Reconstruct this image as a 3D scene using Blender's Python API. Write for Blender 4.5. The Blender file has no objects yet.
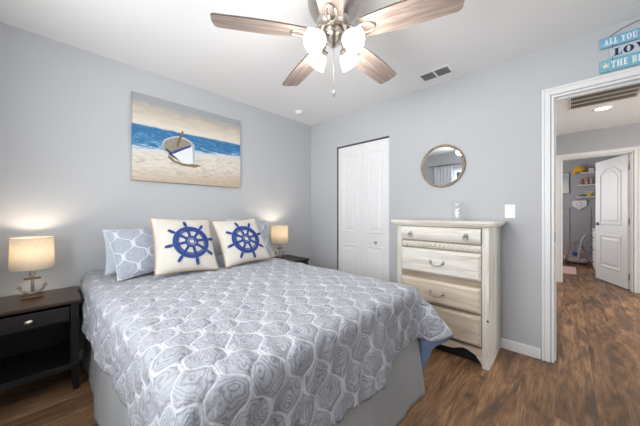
import bpy, math, random
from math import sin, cos, pi, hypot, atan2, radians
from mathutils import Vector, Matrix

random.seed(7)
S = bpy.context.scene
COL = S.collection

# ------------------------------------------------------------------ camera, world, light, exposure
cd = bpy.data.cameras.new('camera')
cam = bpy.data.objects.new('camera', cd); COL.objects.link(cam)
cam.location = (2.763, -2.676, 1.156)
cam.rotation_euler = (pi / 2, 0, math.asin(0.69363))
cd.sensor_width = 36.0
cd.lens = 259.0 / 640 * 36
cd.shift_y = -0.5 / 640
cd.clip_start = 0.02
S.camera = cam

S.view_settings.view_transform = 'Standard'
S.view_settings.look = 'None'
S.view_settings.gamma = 1
S.view_settings.use_curve_mapping = False
S.view_settings.exposure = 0.0
S.cycles.use_denoising = True
S.cycles.max_bounces = 10
S.cycles.diffuse_bounces = 6
S.cycles.transparent_max_bounces = 12
S.cycles.sample_clamp_indirect = 6.0

W = bpy.data.worlds.new('sky'); S.world = W; W.use_nodes = True
wn = W.node_tree
bg = wn.nodes['Background']
sky = wn.nodes.new('ShaderNodeTexSky')
sky.sky_type = 'HOSEK_WILKIE'; sky.turbidity = 4; sky.sun_direction = (0.3, 0.6, 0.75)
wn.links.new(sky.outputs[0], bg.inputs[0]); bg.inputs[1].default_value = 1.0

def area(name, loc, rot, sx, sy, power, col):
    l = bpy.data.lights.new(name, 'AREA'); l.shape = 'RECTANGLE'; l.size = sx; l.size_y = sy
    l.energy = power; l.color = col
    o = bpy.data.objects.new(name, l); o.location = loc; o.rotation_euler = rot; COL.objects.link(o)
    return o
def lamp_light(name, loc, power, col, r, parent=None):
    l = bpy.data.lights.new(name, 'POINT'); l.energy = power; l.color = col; l.shadow_soft_size = r
    o = bpy.data.objects.new(name, l); o.location = loc; COL.objects.link(o)
    if parent: o.parent = parent
    return o
DAY = (0.975, 0.99, 1.0)
# daylight entering by the window behind the camera, plus unseen area lights to brighten the side, hall and nursery
area('window_daylight', (1.75, -3.62, 1.46), (radians(99), 0, 0), 1.5, 1.1, 72, DAY)
area('side_fill', (4.12, -1.75, 1.46), (radians(108), 0, radians(90)), 1.2, 1.1, 14, DAY)  # unseen, added to brighten surfaces facing the right wall
area('hall_fill', (5.5, 1.6, 1.5), (radians(70), 0, radians(90)), 1.5, 1.5, 72, (1.0, 0.95, 0.89))  # unseen area light, brightens the hall from the right
area('nursery_fill', (1.2, 4.7, 1.5), (radians(90), 0, radians(-90)), 1.2, 1.2, 31, (1.0, 0.97, 0.95))  # unseen fill, set at left to brighten the open door

# ------------------------------------------------------------------ helpers
def lin(c):
    def f(v):
        v /= 255.0
        return v / 12.92 if v <= 0.04045 else ((v + 0.055) / 1.055) ** 2.4
    return (f(c[0]), f(c[1]), f(c[2]), 1.0)

class NT:
    def __init__(self, name):
        self.m = bpy.data.materials.new(name); self.m.use_nodes = True
        self.t = self.m.node_tree; self.b = self.t.nodes['Principled BSDF']
    def n(self, typ, **kw):
        nd = self.t.nodes.new('ShaderNode' + typ)
        for k, v in kw.items(): setattr(nd, k, v)
        return nd
    def l(self, a, b): self.t.links.new(a, b)
    def inp(self, nd, i, v):
        if hasattr(v, 'is_output'): self.l(v, nd.inputs[i])
        else: nd.inputs[i].default_value = v
    def math(self, op, a, b=0.0, c=None, clamp=False):
        nd = self.n('Math', operation=op); nd.use_clamp = clamp
        self.inp(nd, 0, a); self.inp(nd, 1, b)
        if c is not None: self.inp(nd, 2, c)
        return nd.outputs[0]
    def mix(self, fac, a, b, bt='MIX'):
        nd = self.n('MixRGB', blend_type=bt)
        self.inp(nd, 0, fac); self.inp(nd, 1, a); self.inp(nd, 2, b)
        return nd.outputs[0]
    def ramp(self, fac, stops, interp='LINEAR'):
        nd = self.n('ValToRGB'); nd.color_ramp.interpolation = interp
        cr = nd.color_ramp
        while len(cr.elements) < len(stops): cr.elements.new(0.5)
        for e, (p, c) in zip(cr.elements, stops): e.position = p; e.color = c
        self.l(fac, nd.inputs[0]); return nd.outputs[0]
    def coord(self, kind='Object'):
        return self.n('TexCoord').outputs[kind]
    def mapping(self, vec, scale=(1, 1, 1), rot=(0, 0, 0), loc=(0, 0, 0)):
        nd = self.n('Mapping'); self.l(vec, nd.inputs[0])
        nd.inputs['Scale'].default_value = scale; nd.inputs['Rotation'].default_value = rot
        nd.inputs['Location'].default_value = loc
        return nd.outputs[0]
    def noise(self, vec, scale, detail=3, rough=0.5, dist=0.0):
        nd = self.n('TexNoise'); self.l(vec, nd.inputs['Vector'])
        nd.inputs['Scale'].default_value = scale; nd.inputs['Detail'].default_value = detail
        nd.inputs['Roughness'].default_value = rough; nd.inputs['Distortion'].default_value = dist
        return nd.outputs[0]
    def wave(self, vec, scale, dist, detail=2, dscale=1.0, dirn='X'):
        nd = self.n('TexWave', bands_direction=dirn); self.l(vec, nd.inputs['Vector'])
        nd.inputs['Scale'].default_value = scale; nd.inputs['Distortion'].default_value = dist
        nd.inputs['Detail'].default_value = detail; nd.inputs['Detail Scale'].default_value = dscale
        return nd.outputs[1]
    def bump(self, h, strength=0.3, dist=0.01, base=None):
        nd = self.n('Bump'); nd.inputs['Strength'].default_value = strength
        nd.inputs['Distance'].default_value = dist; self.l(h, nd.inputs['Height'])
        if base is not None: self.l(base, nd.inputs['Normal'])
        self.l(nd.outputs[0], self.b.inputs['Normal']); return nd.outputs[0]
    def set(self, **kw):
        for k, v in kw.items():
            key = {'base': 'Base Color', 'rough': 'Roughness', 'metal': 'Metallic', 'spec': 'Specular IOR Level',
                   'emit': 'Emission Color', 'estr': 'Emission Strength', 'trans': 'Transmission Weight',
                   'ior': 'IOR', 'coat': 'Coat Weight', 'sheen': 'Sheen Weight'}[k]
            self.inp(self.b, key, v)
        return self

def plain(name, rgb, rough=0.5, metal=0.0, var=0.06, nscale=14, bump=0.0, bscale=60, spec=0.5):
    M = NT(name); c = lin(rgb)
    v = M.coord()
    nz = M.noise(v, nscale, 3)
    d = tuple(x * (1 - var) for x in c[:3]) + (1,)
    e = tuple(min(1, x * (1 + var)) for x in c[:3]) + (1,)
    M.set(base=M.ramp(nz, [(0.3, d), (0.7, e)]), rough=rough, metal=metal, spec=spec)
    if bump: M.bump(M.noise(v, bscale, 4), bump, 0.004)
    return M.m

def wood(name, ca, cb, axis=0, scale=6, stretch=14, rough=0.5, streak=None):
    M = NT(name); v = M.coord()
    sc = [stretch] * 3; sc[axis] = 1.0
    w = M.noise(M.mapping(v, tuple(x * scale / 6 for x in sc)), 3.0, 5, 0.6, 0.6)
    col = M.ramp(w, [(0.3, lin(ca)), (0.68, lin(cb))])
    if streak:
        w2 = M.noise(M.mapping(v, tuple(x * scale / 9 for x in sc), loc=(3, 2, 1)), 2.0, 3, 0.5, 1.0)
        col = M.mix(M.ramp(w2, [(0.55, (0, 0, 0, 1)), (0.72, (1, 1, 1, 1))]), col, lin(streak))
    M.set(base=col, rough=rough); M.bump(w, 0.12, 0.002)
    return M.m

class MB:
    def __init__(self): self.v = []; self.f = []; self.mi = []; self.sm = []; self.uv = {}
    def add(self, verts, faces, m=0, smooth=False, uv=None):
        o = len(self.v); self.v += [tuple(p) for p in verts]
        for k, f in enumerate(faces):
            self.f.append([i + o for i in f]); self.mi.append(m); self.sm.append(smooth)
        if uv:
            for i, q in enumerate(uv): self.uv[o + i] = q
        return self
    def box(self, x0, x1, y0, y1, z0, z1, m=0):
        V = [(x0, y0, z0), (x1, y0, z0), (x1, y1, z0), (x0, y1, z0), (x0, y0, z1), (x1, y0, z1), (x1, y1, z1), (x0, y1, z1)]
        return self.add(V, [(3, 2, 1, 0), (4, 5, 6, 7), (0, 1, 5, 4), (1, 2, 6, 5), (2, 3, 7, 6), (3, 0, 4, 7)], m)
    def prism(self, pts, fn, d0, d1, m=0, smooth=False):
        n = len(pts)
        V = [fn(p[0], p[1], d0) for p in pts] + [fn(p[0], p[1], d1) for p in pts]
        F = [tuple(range(n - 1, -1, -1)), tuple(range(n, 2 * n))]
        self.add(V, F, m)
        o = len(self.v) - 2 * n
        for i in range(n):
            j = (i + 1) % n
            self.f.append([o + i, o + j, o + n + j, o + n + i]); self.mi.append(m); self.sm.append(smooth)
        return self
    def lathe(self, prof, c=(0, 0, 0), seg=32, m=0, smooth=True, fn=None, a0=0.0, ex=1.0, ey=1.0):
        V = []; F = []; n = len(prof)
        fn = fn or (lambda x, y, z: (c[0] + x * ex, c[1] + y * ey, c[2] + z))
        for k in range(seg):
            a = a0 + 2 * pi * k / seg
            for r, z in prof: V.append(fn(r * cos(a), r * sin(a), z))
        for k in range(seg):
            k2 = (k + 1) % seg
            for i in range(n - 1):
                F.append((k * n + i, k2 * n + i, k2 * n + i + 1, k * n + i + 1))
        self.add(V, F, m, smooth)
        o = len(self.v) - len(V)
        if prof[0][0] > 1e-6 and prof[0] != prof[-1]: pass
        return self
    def disc(self, r, z, c=(0, 0, 0), seg=32, m=0, fn=None, flip=False):
        fn = fn or (lambda x, y, zz: (c[0] + x, c[1] + y, c[2] + zz))
        V = [fn(r * cos(2 * pi * k / seg), r * sin(2 * pi * k / seg), z) for k in range(seg)]
        F = tuple(range(seg))
        return self.add(V, [F[::-1] if flip else F], m)
    def tube(self, pts, r, seg=8, m=0, closed=False, smooth=True):
        P = [Vector(p) for p in pts]; n = len(P)
        R = r if isinstance(r, (list, tuple)) else [r] * n
        V = []; F = []; up = Vector((0.13, 0.21, 0.97)); ref = None
        for i in range(n):
            if closed: t = P[(i + 1) % n] - P[i - 1]
            else: t = P[min(i + 1, n - 1)] - P[max(i - 1, 0)]
            t.normalize()
            if ref is None:
                ref = t.cross(up)
                if ref.length < 1e-3: ref = t.cross(Vector((1, 0, 0)))
            ref = ref - t * ref.dot(t); ref.normalize()
            b = t.cross(ref)
            for k in range(seg):
                a = 2 * pi * k / seg
                V.append(P[i] + (ref * cos(a) + b * sin(a)) * R[i])
        for i in range(n if closed else n - 1):
            j = (i + 1) % n
            for k in range(seg):
                k2 = (k + 1) % seg
                F.append((i * seg + k, i * seg + k2, j * seg + k2, j * seg + k))
        if not closed:
            F.append(tuple(range(seg - 1, -1, -1))); F.append(tuple((n - 1) * seg + k for k in range(seg)))
        return self.add(V, F, m, smooth)
    def ell(self, c, rx, ry, rz, seg=16, rings=10, m=0):
        prof = [(max(1e-4, sin(pi * i / rings)), -cos(pi * i / rings)) for i in range(rings + 1)]
        return self.lathe(prof, seg=seg, m=m, fn=lambda x, y, z: (c[0] + x * rx, c[1] + y * ry, c[2] + z * rz))
    def grid(self, fn, nu, nv, m=0, smooth=True, uvf=None):
        V = []; U = []
        for i in range(nu + 1):
            for j in range(nv + 1):
                V.append(fn(i / nu, j / nv)); 
                if uvf: U.append(uvf(i / nu, j / nv))
        F = [(i * (nv + 1) + j, (i + 1) * (nv + 1) + j, (i + 1) * (nv + 1) + j + 1, i * (nv + 1) + j + 1)
             for i in range(nu) for j in range(nv)]
        return self.add(V, F, m, smooth, U if uvf else None)
    def build(self, name, mats, parent=None, loc=None, bevel=0.0, seg=2, recalc=False, mat4=None):
        me = bpy.data.meshes.new(name)
        V = self.v
        if mat4 is not None: V = [tuple(mat4 @ Vector(p)) for p in V]
        me.from_pydata(V, [], self.f)
        if not isinstance(mats, (list, tuple)): mats = [mats]
        for m in mats: me.materials.append(m)
        for p, i, s in zip(me.polygons, self.mi, self.sm):
            p.material_index = min(i, len(mats) - 1); p.use_smooth = s
        if self.uv:
            ul = me.uv_layers.new(name='UVMap')
            for lp in me.loops: ul.data[lp.index].uv = self.uv.get(lp.vertex_index, (0, 0))
        me.validate()
        if recalc:
            import bmesh
            bm = bmesh.new(); bm.from_mesh(me); bmesh.ops.recalc_face_normals(bm, faces=bm.faces[:]); bm.to_mesh(me); bm.free()
        me.update()
        o = bpy.data.objects.new(name, me); COL.objects.link(o)
        if loc: o.location = loc
        if parent: o.parent = parent
        if bevel:
            b = o.modifiers.new('bevel', 'BEVEL'); b.width = bevel; b.segments = seg; b.limit_method = 'ANGLE'
            b.angle_limit = radians(35); b.harden_normals = False
        return o

def tag(o, label, cat, group=None):
    o['label'] = label; o['category'] = cat
    if group: o['group'] = group
    return o
def thing(name, label, cat, loc=(0, 0, 0), rz=0.0, group=None):
    o = bpy.data.objects.new(name, None); COL.objects.link(o); o.location = loc; o.rotation_euler = (0, 0, rz)
    o.empty_display_size = 0.1
    return tag(o, label, cat, group)
def struct(o):
    o['kind'] = 'structure'; return o
def sroot(name, loc=(0, 0, 0), rz=0.0):
    o = bpy.data.objects.new(name, None); COL.objects.link(o); o.location = loc; o.rotation_euler = (0, 0, rz)
    o.empty_display_size = 0.1
    return struct(o)
def sstep(a, b, x):
    t = min(1, max(0, (x - a) / (b - a))); return t * t * (3 - 2 * t)
XZ = lambda a, b, d: (a, d, b)     # profile drawn in x-z, depth along y
YZ = lambda a, b, d: (d, a, b)
XY = lambda a, b, d: (a, b, d)

# ------------------------------------------------------------------ materials
def wall_mat(name, rgb):
    M = NT(name); v = M.coord()
    n1 = M.noise(v, 1.2, 2); c = lin(rgb)
    M.set(base=M.ramp(n1, [(0.3, tuple(x * 0.985 for x in c[:3]) + (1,)), (0.7, tuple(min(1, x * 1.015) for x in c[:3]) + (1,))]), rough=0.55, spec=0.35)
    M.bump(M.noise(v, 55, 5, 0.6), 0.12, 0.004)
    return M.m
m_wall = wall_mat('grey_wall_paint', (191, 194, 198))
m_hallwall = wall_mat('hall_grey_paint', (186, 188, 192))
m_nurs = wall_mat('nursery_grey_paint', (178, 178, 182))
m_ceil = wall_mat('ceiling_paint', (243, 243, 243))
m_white = plain('white_trim_paint', (236, 237, 238), 0.32, var=0.01)
m_door = plain('white_door_paint', (238, 239, 241), 0.38, var=0.012)
m_dark = plain('dark_gap', (28, 28, 30), 0.8)
m_gap = plain('gap_shade_grey', (82, 82, 86), 0.8)  # shade in the gaps around the closet door, as a grey
m_pull = plain('aged_silver_pull', (168, 168, 168), 0.4, 0.55, var=0.12)
m_nickel = plain('brushed_nickel', (205, 198, 190), 0.28, 1.0, var=0.04)
m_pewter = plain('dark_pewter', (128, 128, 130), 0.42, 0.8, var=0.1)
m_plastic = plain('white_plastic', (240, 240, 240), 0.35, var=0.01)

def floor_mat():
    M = NT('brown_plank_floor'); v = M.coord()
    sp = M.n('SeparateXYZ'); M.l(v, sp.inputs[0])
    pw, pl = 0.18, 1.22
    row = M.math('FLOOR', M.math('DIVIDE', sp.outputs[0], pw))
    off = M.math('MULTIPLY', M.math('FRACT', M.math('MULTIPLY', row, 0.3717)), pl)
    yy = M.math('DIVIDE', M.math('ADD', sp.outputs[1], off), pl)
    pid = M.math('ADD', M.math('MULTIPLY', row, 7.13), M.math('MULTIPLY', M.math('FLOOR', yy), 3.71))
    wn_ = M.n('TexWhiteNoise', noise_dimensions='1D'); M.l(pid, wn_.inputs['W'])
    cb = M.n('CombineXYZ')
    M.l(sp.outputs[0], cb.inputs[0]); M.l(sp.outputs[1], cb.inputs[1]); M.l(M.math('MULTIPLY', wn_.outputs[0], 40.0), cb.inputs[2])
    g1 = M.noise(M.mapping(cb.outputs[0], (7.5, 1.2, 1)), 1.25, 6, 0.66, 1.3)
    g2 = M.noise(M.mapping(cb.outputs[0], (42, 2.4, 1)), 1.6, 4, 0.6, 0.8)
    g3 = M.noise(M.mapping(cb.outputs[0], (5.5, 1.1, 1), loc=(4, 2, 0)), 1.1, 5, 0.62, 1.4)
    col = M.ramp(g1, [(0.28, lin((72, 53, 42))), (0.42, lin((128, 95, 69))), (0.56, lin((164, 126, 92))), (0.74, lin((194, 158, 122)))])
    col = M.mix(M.math('MULTIPLY', M.ramp(g2, [(0.38, (1, 1, 1, 1)), (0.56, (0, 0, 0, 1))]), 0.5), col, lin((84, 62, 48)))
    col = M.mix(M.ramp(g3, [(0.53, (0, 0, 0, 1)), (0.66, (0.85, 0.85, 0.85, 1))]), col, lin((88, 73, 64)))
    tone = M.ramp(wn_.outputs[0], [(0.0, (0.80, 0.79, 0.78, 1)), (1.0, (1.10, 1.09, 1.07, 1))])
    col = M.mix(1.0, col, tone, 'MULTIPLY')
    fx = M.math('FRACT', M.math('DIVIDE', sp.outputs[0], pw)); fy = M.math('FRACT', yy)
    ex = M.math('LESS_THAN', fx, 0.012); ey = M.math('LESS_THAN', fy, 0.0022)
    gap = M.math('MAXIMUM', ex, ey)
    col = M.mix(M.math('MULTIPLY', gap, 0.4), col, lin((48, 35, 28)))
    M.set(base=col, rough=M.math('ADD', 0.36, M.math('MULTIPLY', g2, 0.22)), spec=0.4)
    M.bump(M.math('SUBTRACT', M.math('MULTIPLY', g2, 0.3), gap), 0.18, 0.002)
    return M.m
m_floor = floor_mat()

def trellis(name, lu, lv, ca, cb, cw, width, swirl=9.0, wsc=7.0, bstr=0.5, nmul=16.0, warp=0.022):
    M = NT(name)
    uv = M.n('UVMap').outputs[0]
    wob = M.n('TexNoise'); M.l(uv, wob.inputs['Vector']); wob.inputs['Scale'].default_value = 8; wob.inputs['Detail'].default_value = 2
    off = M.n('VectorMath', operation='MULTIPLY_ADD'); M.l(wob.outputs[1], off.inputs[0]); off.inputs[1].default_value = (warp, warp, 0)
    M.l(uv, off.inputs[2])
    sp = M.n('SeparateXYZ'); M.l(off.outputs[0], sp.inputs[0])
    sx = M.math('DIVIDE', sp.outputs[0], lu); sy = M.math('DIVIDE', sp.outputs[1], lv)
    c = M.math('MULTIPLY', M.math('COSINE', M.math('MULTIPLY', sx, 2 * pi)), 0.25)
    c = M.math('ADD', c, M.math('MULTIPLY', M.math('COSINE', M.math('MULTIPLY', sx, 6 * pi)), -0.035))
    d0 = M.math('ABSOLUTE', M.math('SUBTRACT', M.math('FRACT', M.math('ADD', M.math('SUBTRACT', sy, c), 0.5)), 0.5))
    d1 = M.math('ABSOLUTE', M.math('SUBTRACT', M.math('FRACT', M.math('ADD', sy, c)), 0.5))
    d = M.math('MINIMUM', d0, d1)
    mask = M.ramp(d, [(width * 0.55, (1, 1, 1, 1)), (width * 1.15, (0, 0, 0, 1))])
    # fine swirling contour lines inside each cell
    nw = M.noise(uv, swirl, 2, 0.5, 0.4)
    ph = M.math('ADD', M.math('MULTIPLY', nw, nmul), M.math('MULTIPLY', d, wsc))
    w1 = M.math('ABSOLUTE', M.math('SUBTRACT', M.math('FRACT', ph), 0.5))
    lines = M.ramp(w1, [(0.04, (0, 0, 0, 1)), (0.24, (1, 1, 1, 1))])
    nv = M.noise(uv, 5, 2)
    lines = M.math('MAXIMUM', lines, M.ramp(nv, [(0.50, (0, 0, 0, 1)), (0.68, (0.6, 0.6, 0.6, 1))]))
    n2 = M.noise(uv, 6, 3)
    cell = M.mix(lines, lin(cb), lin(ca))
    cell = M.mix(M.math('MULTIPLY', n2, 0.35), cell, lin(ca))
    thread = M.noise(uv, 160, 2)
    cell = M.mix(M.math('MULTIPLY', thread, 0.35), cell, lin(cw))
    col = M.mix(mask, cell, lin(cw))
    M.set(base=col, rough=0.85, spec=0.15, sheen=0.15)
    pf = M.math('SUBTRACT', M.math('MULTIPLY', M.math('MINIMUM', d, 0.2), 2.2), M.math('MULTIPLY', M.noise(uv, 30, 4, 0.6), 1.0))
    M.bump(M.math('ADD', pf, M.math('MULTIPLY', w1, 0.08)), bstr, 0.012)
    return M.m
m_quilt = trellis('trellis_quilt', 0.185, 0.150, (160, 163, 171), (96, 102, 118), (196, 198, 203), 0.044, 8, 6.0, 1.0, 15.0, 0.042)
m_sham = trellis('trellis_sham', 0.18, 0.155, (156, 162, 175), (136, 145, 163), (208, 212, 218), 0.045, 9, 3, 0.35, 5.0)
m_under = plain('blue_quilt_lining', (124, 142, 178), 0.8, var=0.05, bump=0.1)
m_edge = plain('quilt_binding', (206, 208, 214), 0.8)
m_skirt = plain('pale_bed_skirt', (168, 171, 173), 0.85, var=0.05, nscale=4, bump=0.15, bscale=30)

# ------------------------------------------------------------------ room shell
H = 2.44
struct(MB().box(-0.15, 5.2, -3.55, 6.5, -0.1, 0).build('floor', m_floor))
struct(MB().box(-0.15, 5.2, -3.55, 6.5, H, H + 0.1).build('ceiling', m_ceil))
struct(MB().box(-0.15, 0, -3.45, 0.9, 0, H).build('wall_left', m_wall))
# wall with closet and doorway (plane y = 0)
wb = MB()
CX0, CX1, CZ = 0.504, 1.282, 2.035
DX0, DX1, DZ = 2.663, 3.46, 2.055
T = 0.115
wb.box(0, CX0, 0, T, 0, H); wb.box(CX0, CX1, 0, T, CZ, H); wb.box(CX1, DX0, 0, T, 0, H)
wb.box(DX0, DX1, 0, T, DZ, H); wb.box(DX1, 3.75, 0, T, 0, H)
struct(wb.build('wall_back', m_wall))
wf = MB()   # wall behind the camera with a window opening
WX0, WX1, WZ0, WZ1 = 0.95, 2.55, 0.9, 2.08
wf.box(0, WX0, -3.45, -3.3, 0, H); wf.box(WX1, 3.75, -3.45, -3.3, 0, H)
wf.box(WX0, WX1, -3.45, -3.3, 0, WZ0); wf.box(WX0, WX1, -3.45, -3.3, WZ1, H)
struct(wf.build('wall_front', m_wall))
wr = MB()
wr.box(3.75, 3.9, -3.45, -2.4, 0, H); wr.box(3.75, 3.9, -1.1, T, 0, H); wr.box(3.75, 3.9, -2.4, -1.1, 0, 0.9); wr.box(3.75, 3.9, -2.4, -1.1, 2.08, H)
struct(wr.build('wall_right', m_wall))
cl = MB(); cl.box(0, 2.0, 0.75, 0.85, 0, H); cl.box(1.9, 2.0, T, 0.75, 0, H)
struct(cl.build('wall_closet', m_wall))
# hall
FY = 3.17
hw = MB(); hw.box(2.33, 2.45, T, FY, 0, H)
struct(hw.build('wall_hall_left', m_hallwall))
hf = MB(); OX0, OX1, OZ = 2.655, 3.432, 2.05
hf.box(2.0, OX0, FY, FY + T, 0, H); hf.box(OX0, OX1, FY, FY + T, OZ, H); hf.box(OX1, 5.1, FY, FY + T, 0, H)
struct(hf.build('wall_hall_far', m_hallwall))
hr = MB(); hr.box(5.0, 5.1, T, 0.85, 0, H); hr.box(5.0, 5.1, 2.4, FY, 0, H); hr.box(5.0, 5.1, 0.85, 2.4, 2.2, H); hr.box(5.0, 5.1, 0.85, 2.4, 0, 0.6); hr.box(3.75, 5.1, 0, T, 0, H)
struct(hr.build('wall_hall_right', m_hallwall))
# nursery
nb = MB(); nb.box(1.4, 4.3, 6.2, 6.3, 0, H); struct(nb.build('wall_nursery_back', m_nurs))
nl = MB(); nl.box(1.4, 1.5, FY + T, 4.05, 0, H); nl.box(1.4, 1.5, 5.35, 6.2, 0, H); nl.box(1.4, 1.5, 4.05, 5.35, 0, 0.85); nl.box(1.4, 1.5, 4.05, 5.35, 2.15, H); struct(nl.build('wall_nursery_left', m_nurs))
nr = MB(); nr.box(4.2, 4.3, FY + T, 6.2, 0, H); struct(nr.build('wall_nursery_right', m_nurs))
# wainscot battens on nursery wall
wt = MB(); wt.box(1.5, 4.2, 6.175, 6.2, 1.27, 1.32); wt.box(1.5, 4.2, 6.183, 6.2, 0.10, 0.14)
for x in (2.05, 2.38, 2.735, 3.10, 3.46, 3.8): wt.box(x - 0.03, x + 0.03, 6.183, 6.2, 0.14, 1.27)
struct(wt.build('trim_3', m_nurs, bevel=0.003))

# baseboards
def base(name, x0, x1, y0, y1, h=0.085):
    mb = MB(); mb.box(x0, x1, y0, y1, 0, h)
    return struct(mb.build(name, m_white, bevel=0.006))
base('baseboard_left', 0, 0.014, -3.3, 0)
bb = MB(); bb.box(0.014, CX0 - 0.01, -0.014, 0, 0, 0.085); bb.box(CX1 + 0.01, 2.603, -0.014, 0, 0, 0.085); bb.box(3.53, 3.736, -0.014, 0, 0, 0.085)
struct(bb.build('baseboard_back', m_white, bevel=0.006))
base('baseboard_right', 3.736, 3.75, -3.3, 0)
base('baseboard_front', 0.014, 3.736, -3.3, -3.286)
hb = MB(); hb.box(3.505, 5.0, FY - 0.014, FY, 0, 0.09); hb.box(2.45, 2.464, T, FY, 0, 0.09)
struct(hb.build('baseboard_hall', m_white, bevel=0.005))
base('baseboard_nursery', 1.5, 4.2, 6.184, 6.2, 0.10)

# ---- casing helper: frame with stepped profile around an opening, on plane y (facing -y)
def casing(name, x0, x1, z1, ywall, tk, side=-1, w=0.056):
    """side -1: casing stands proud toward -y"""
    r = sroot(name)
    c = MB()
    def ring(i0, i1, d):
        y0, y1 = (ywall - d, ywall) if side < 0 else (ywall, ywall + d)
        c.box(x0 - i1, x0 - i0, y0, y1, 0, z1 + i1); c.box(x1 + i0, x1 + i1, y0, y1, 0, z1 + i1)
        c.box(x0 - i0, x1 + i0, y0, y1, z1 + i0, z1 + i1)
    ring(0.005, 0.040, 0.012); ring(0.040, w, 0.017)
    c.build('casing', m_white, r, bevel=0.003)
    j = MB(); jt = 0.016
    j.box(x0, x0 + jt, ywall, ywall + tk, 0, z1); j.box(x1 - jt, x1, ywall, ywall + tk, 0, z1); j.box(x0 + jt, x1 - jt, ywall, ywall + tk, z1 - jt, z1)
    j.box(x0 + jt, x0 + jt + 0.010, ywall + 0.045, ywall + 0.08, 0, z1 - jt); j.box(x1 - jt - 0.010, x1 - jt, ywall + 0.045, ywall + 0.08, 0, z1 - jt)
    j.box(x0 + jt, x1 - jt, ywall + 0.045, ywall + 0.08, z1 - jt - 0.01, z1 - jt)
    j.build('jamb', m_white, r, bevel=0.002)
    return r
t1 = casing('trim_1', DX0, DX1, DZ, 0.0, T)
sp_ = MB(); sp_.box(DX0 + 0.016, DX0 + 0.0175, 0.012, 0.040, 0.93, 1.0); sp_.build('strike_plate', m_pewter, t1)
t2 = casing('trim_2', OX0, OX1, OZ, FY, T)
for zc in (1.84, 1.02, 0.20):
    hg = MB(); hg.box(OX1 - 0.018, OX1 - 0.0155, FY + 0.082, FY + 0.113, zc - 0.045, zc + 0.045); hg.tube([(OX1 - 0.026, FY + T + 0.003, zc - 0.047), (OX1 - 0.026, FY + T + 0.003, zc + 0.047)], 0.008, 8)
    hg.build('hinge', m_pewter, t2)

# ---- raised panel moulding
def panel_loop(x0, x1, z0, z1, i, arch=0.0):
    if not arch: return [(x0 + i, z0 + i), (x1 - i, z0 + i), (x1 - i, z1 - i), (x0 + i, z1 - i)]
    P = [(x0 + i, z0 + i), (x1 - i, z0 + i)]; n = 24
    for k in range(n + 1):
        u = k / n
        x = (x1 - i) + (x0 + i - x1 + i) * u
        s = abs(u - 0.5) * 2
        P.append((x, z1 - i - arch * sstep(0.28, 1.0, s)))
    return P
def mould(mb, x0, x1, z0, z1, yf, sgn=-1, arch=0.0, prof=((0, 0), (0.006, 0.006), (0.016, 0.007), (0.026, 0.0005), (0.05, 0.0005), (0.066, 0.005))):
    loops = []
    for i, d in prof: loops.append([(x, yf + sgn * d, z) for x, z in panel_loop(x0, x1, z0, z1, i, arch)])
    n = len(loops[0]); V = [p for L in loops for p in L]; F = []
    for a in range(len(loops) - 1):
        for k in range(n):
            k2 = (k + 1) % n; f = (a * n + k, a * n + k2, (a + 1) * n + k2, (a + 1) * n + k)
            F.append(f if sgn < 0 else f[::-1])
    last = tuple((len(loops) - 1) * n + k for k in range(n)); F.append(last if sgn < 0 else last[::-1])
    mb.add(V, F)

# ---- closet bifold door
d1 = sroot('door_1')
lw = (CX1 - CX0 - 0.011) / 2 - 0.002
for k in range(2):
    x0 = CX0 + 0.008 + k * (lw + 0.003); x1 = x0 + lw
    mb = MB(); mb.box(x0, x1, 0.020, 0.052, 0.012, 2.018)
    leaf = mb.build('door_leaf', m_door, d1, bevel=0.003)
    pm = MB()
    mould(pm, x0 + 0.075, x1 - 0.075, 0.90, 1.91, 0.020); mould(pm, x0 + 0.075, x1 - 0.075, 0.20, 0.75, 0.020)
    pm.build('panel_moulding', m_door, leaf)
    if k == 1:
        kb = MB()
        fn = lambda x, y, z: ((x0 + x1) / 2 + 0.01 + x, 0.020 - z, 0.80 + y)
        kb.lathe([(0.0001, 0.036), (0.010, 0.035), (0.016, 0.028), (0.016, 0.022), (0.008, 0.014), (0.007, 0.004), (0.013, 0.0)], seg=20, fn=fn)
        kb.build('knob', m_nickel, leaf, recalc=True)
mb = MB(); mb.box(CX0 + 0.002, CX1 - 0.002, 0.020, 0.056, 2.024, CZ - 0.001); mb.build('track', m_gap, d1)
sh = MB(); sh.box(CX0, CX0 + 0.004, 0.004, 0.11, 0, CZ); sh.build('gap_shade_strip', m_gap, d1)  # grey strip in place of the shaded gap beside the leaf

# ---- nursery door: two panel arch top, hinged on the right, swung into the nursery
ang = atan2(4.0 - (FY + T), 3.114 - 3.412)
LW = 0.765
d2 = sroot('door_2', (3.405, FY + T + 0.004, 0), ang)
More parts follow.
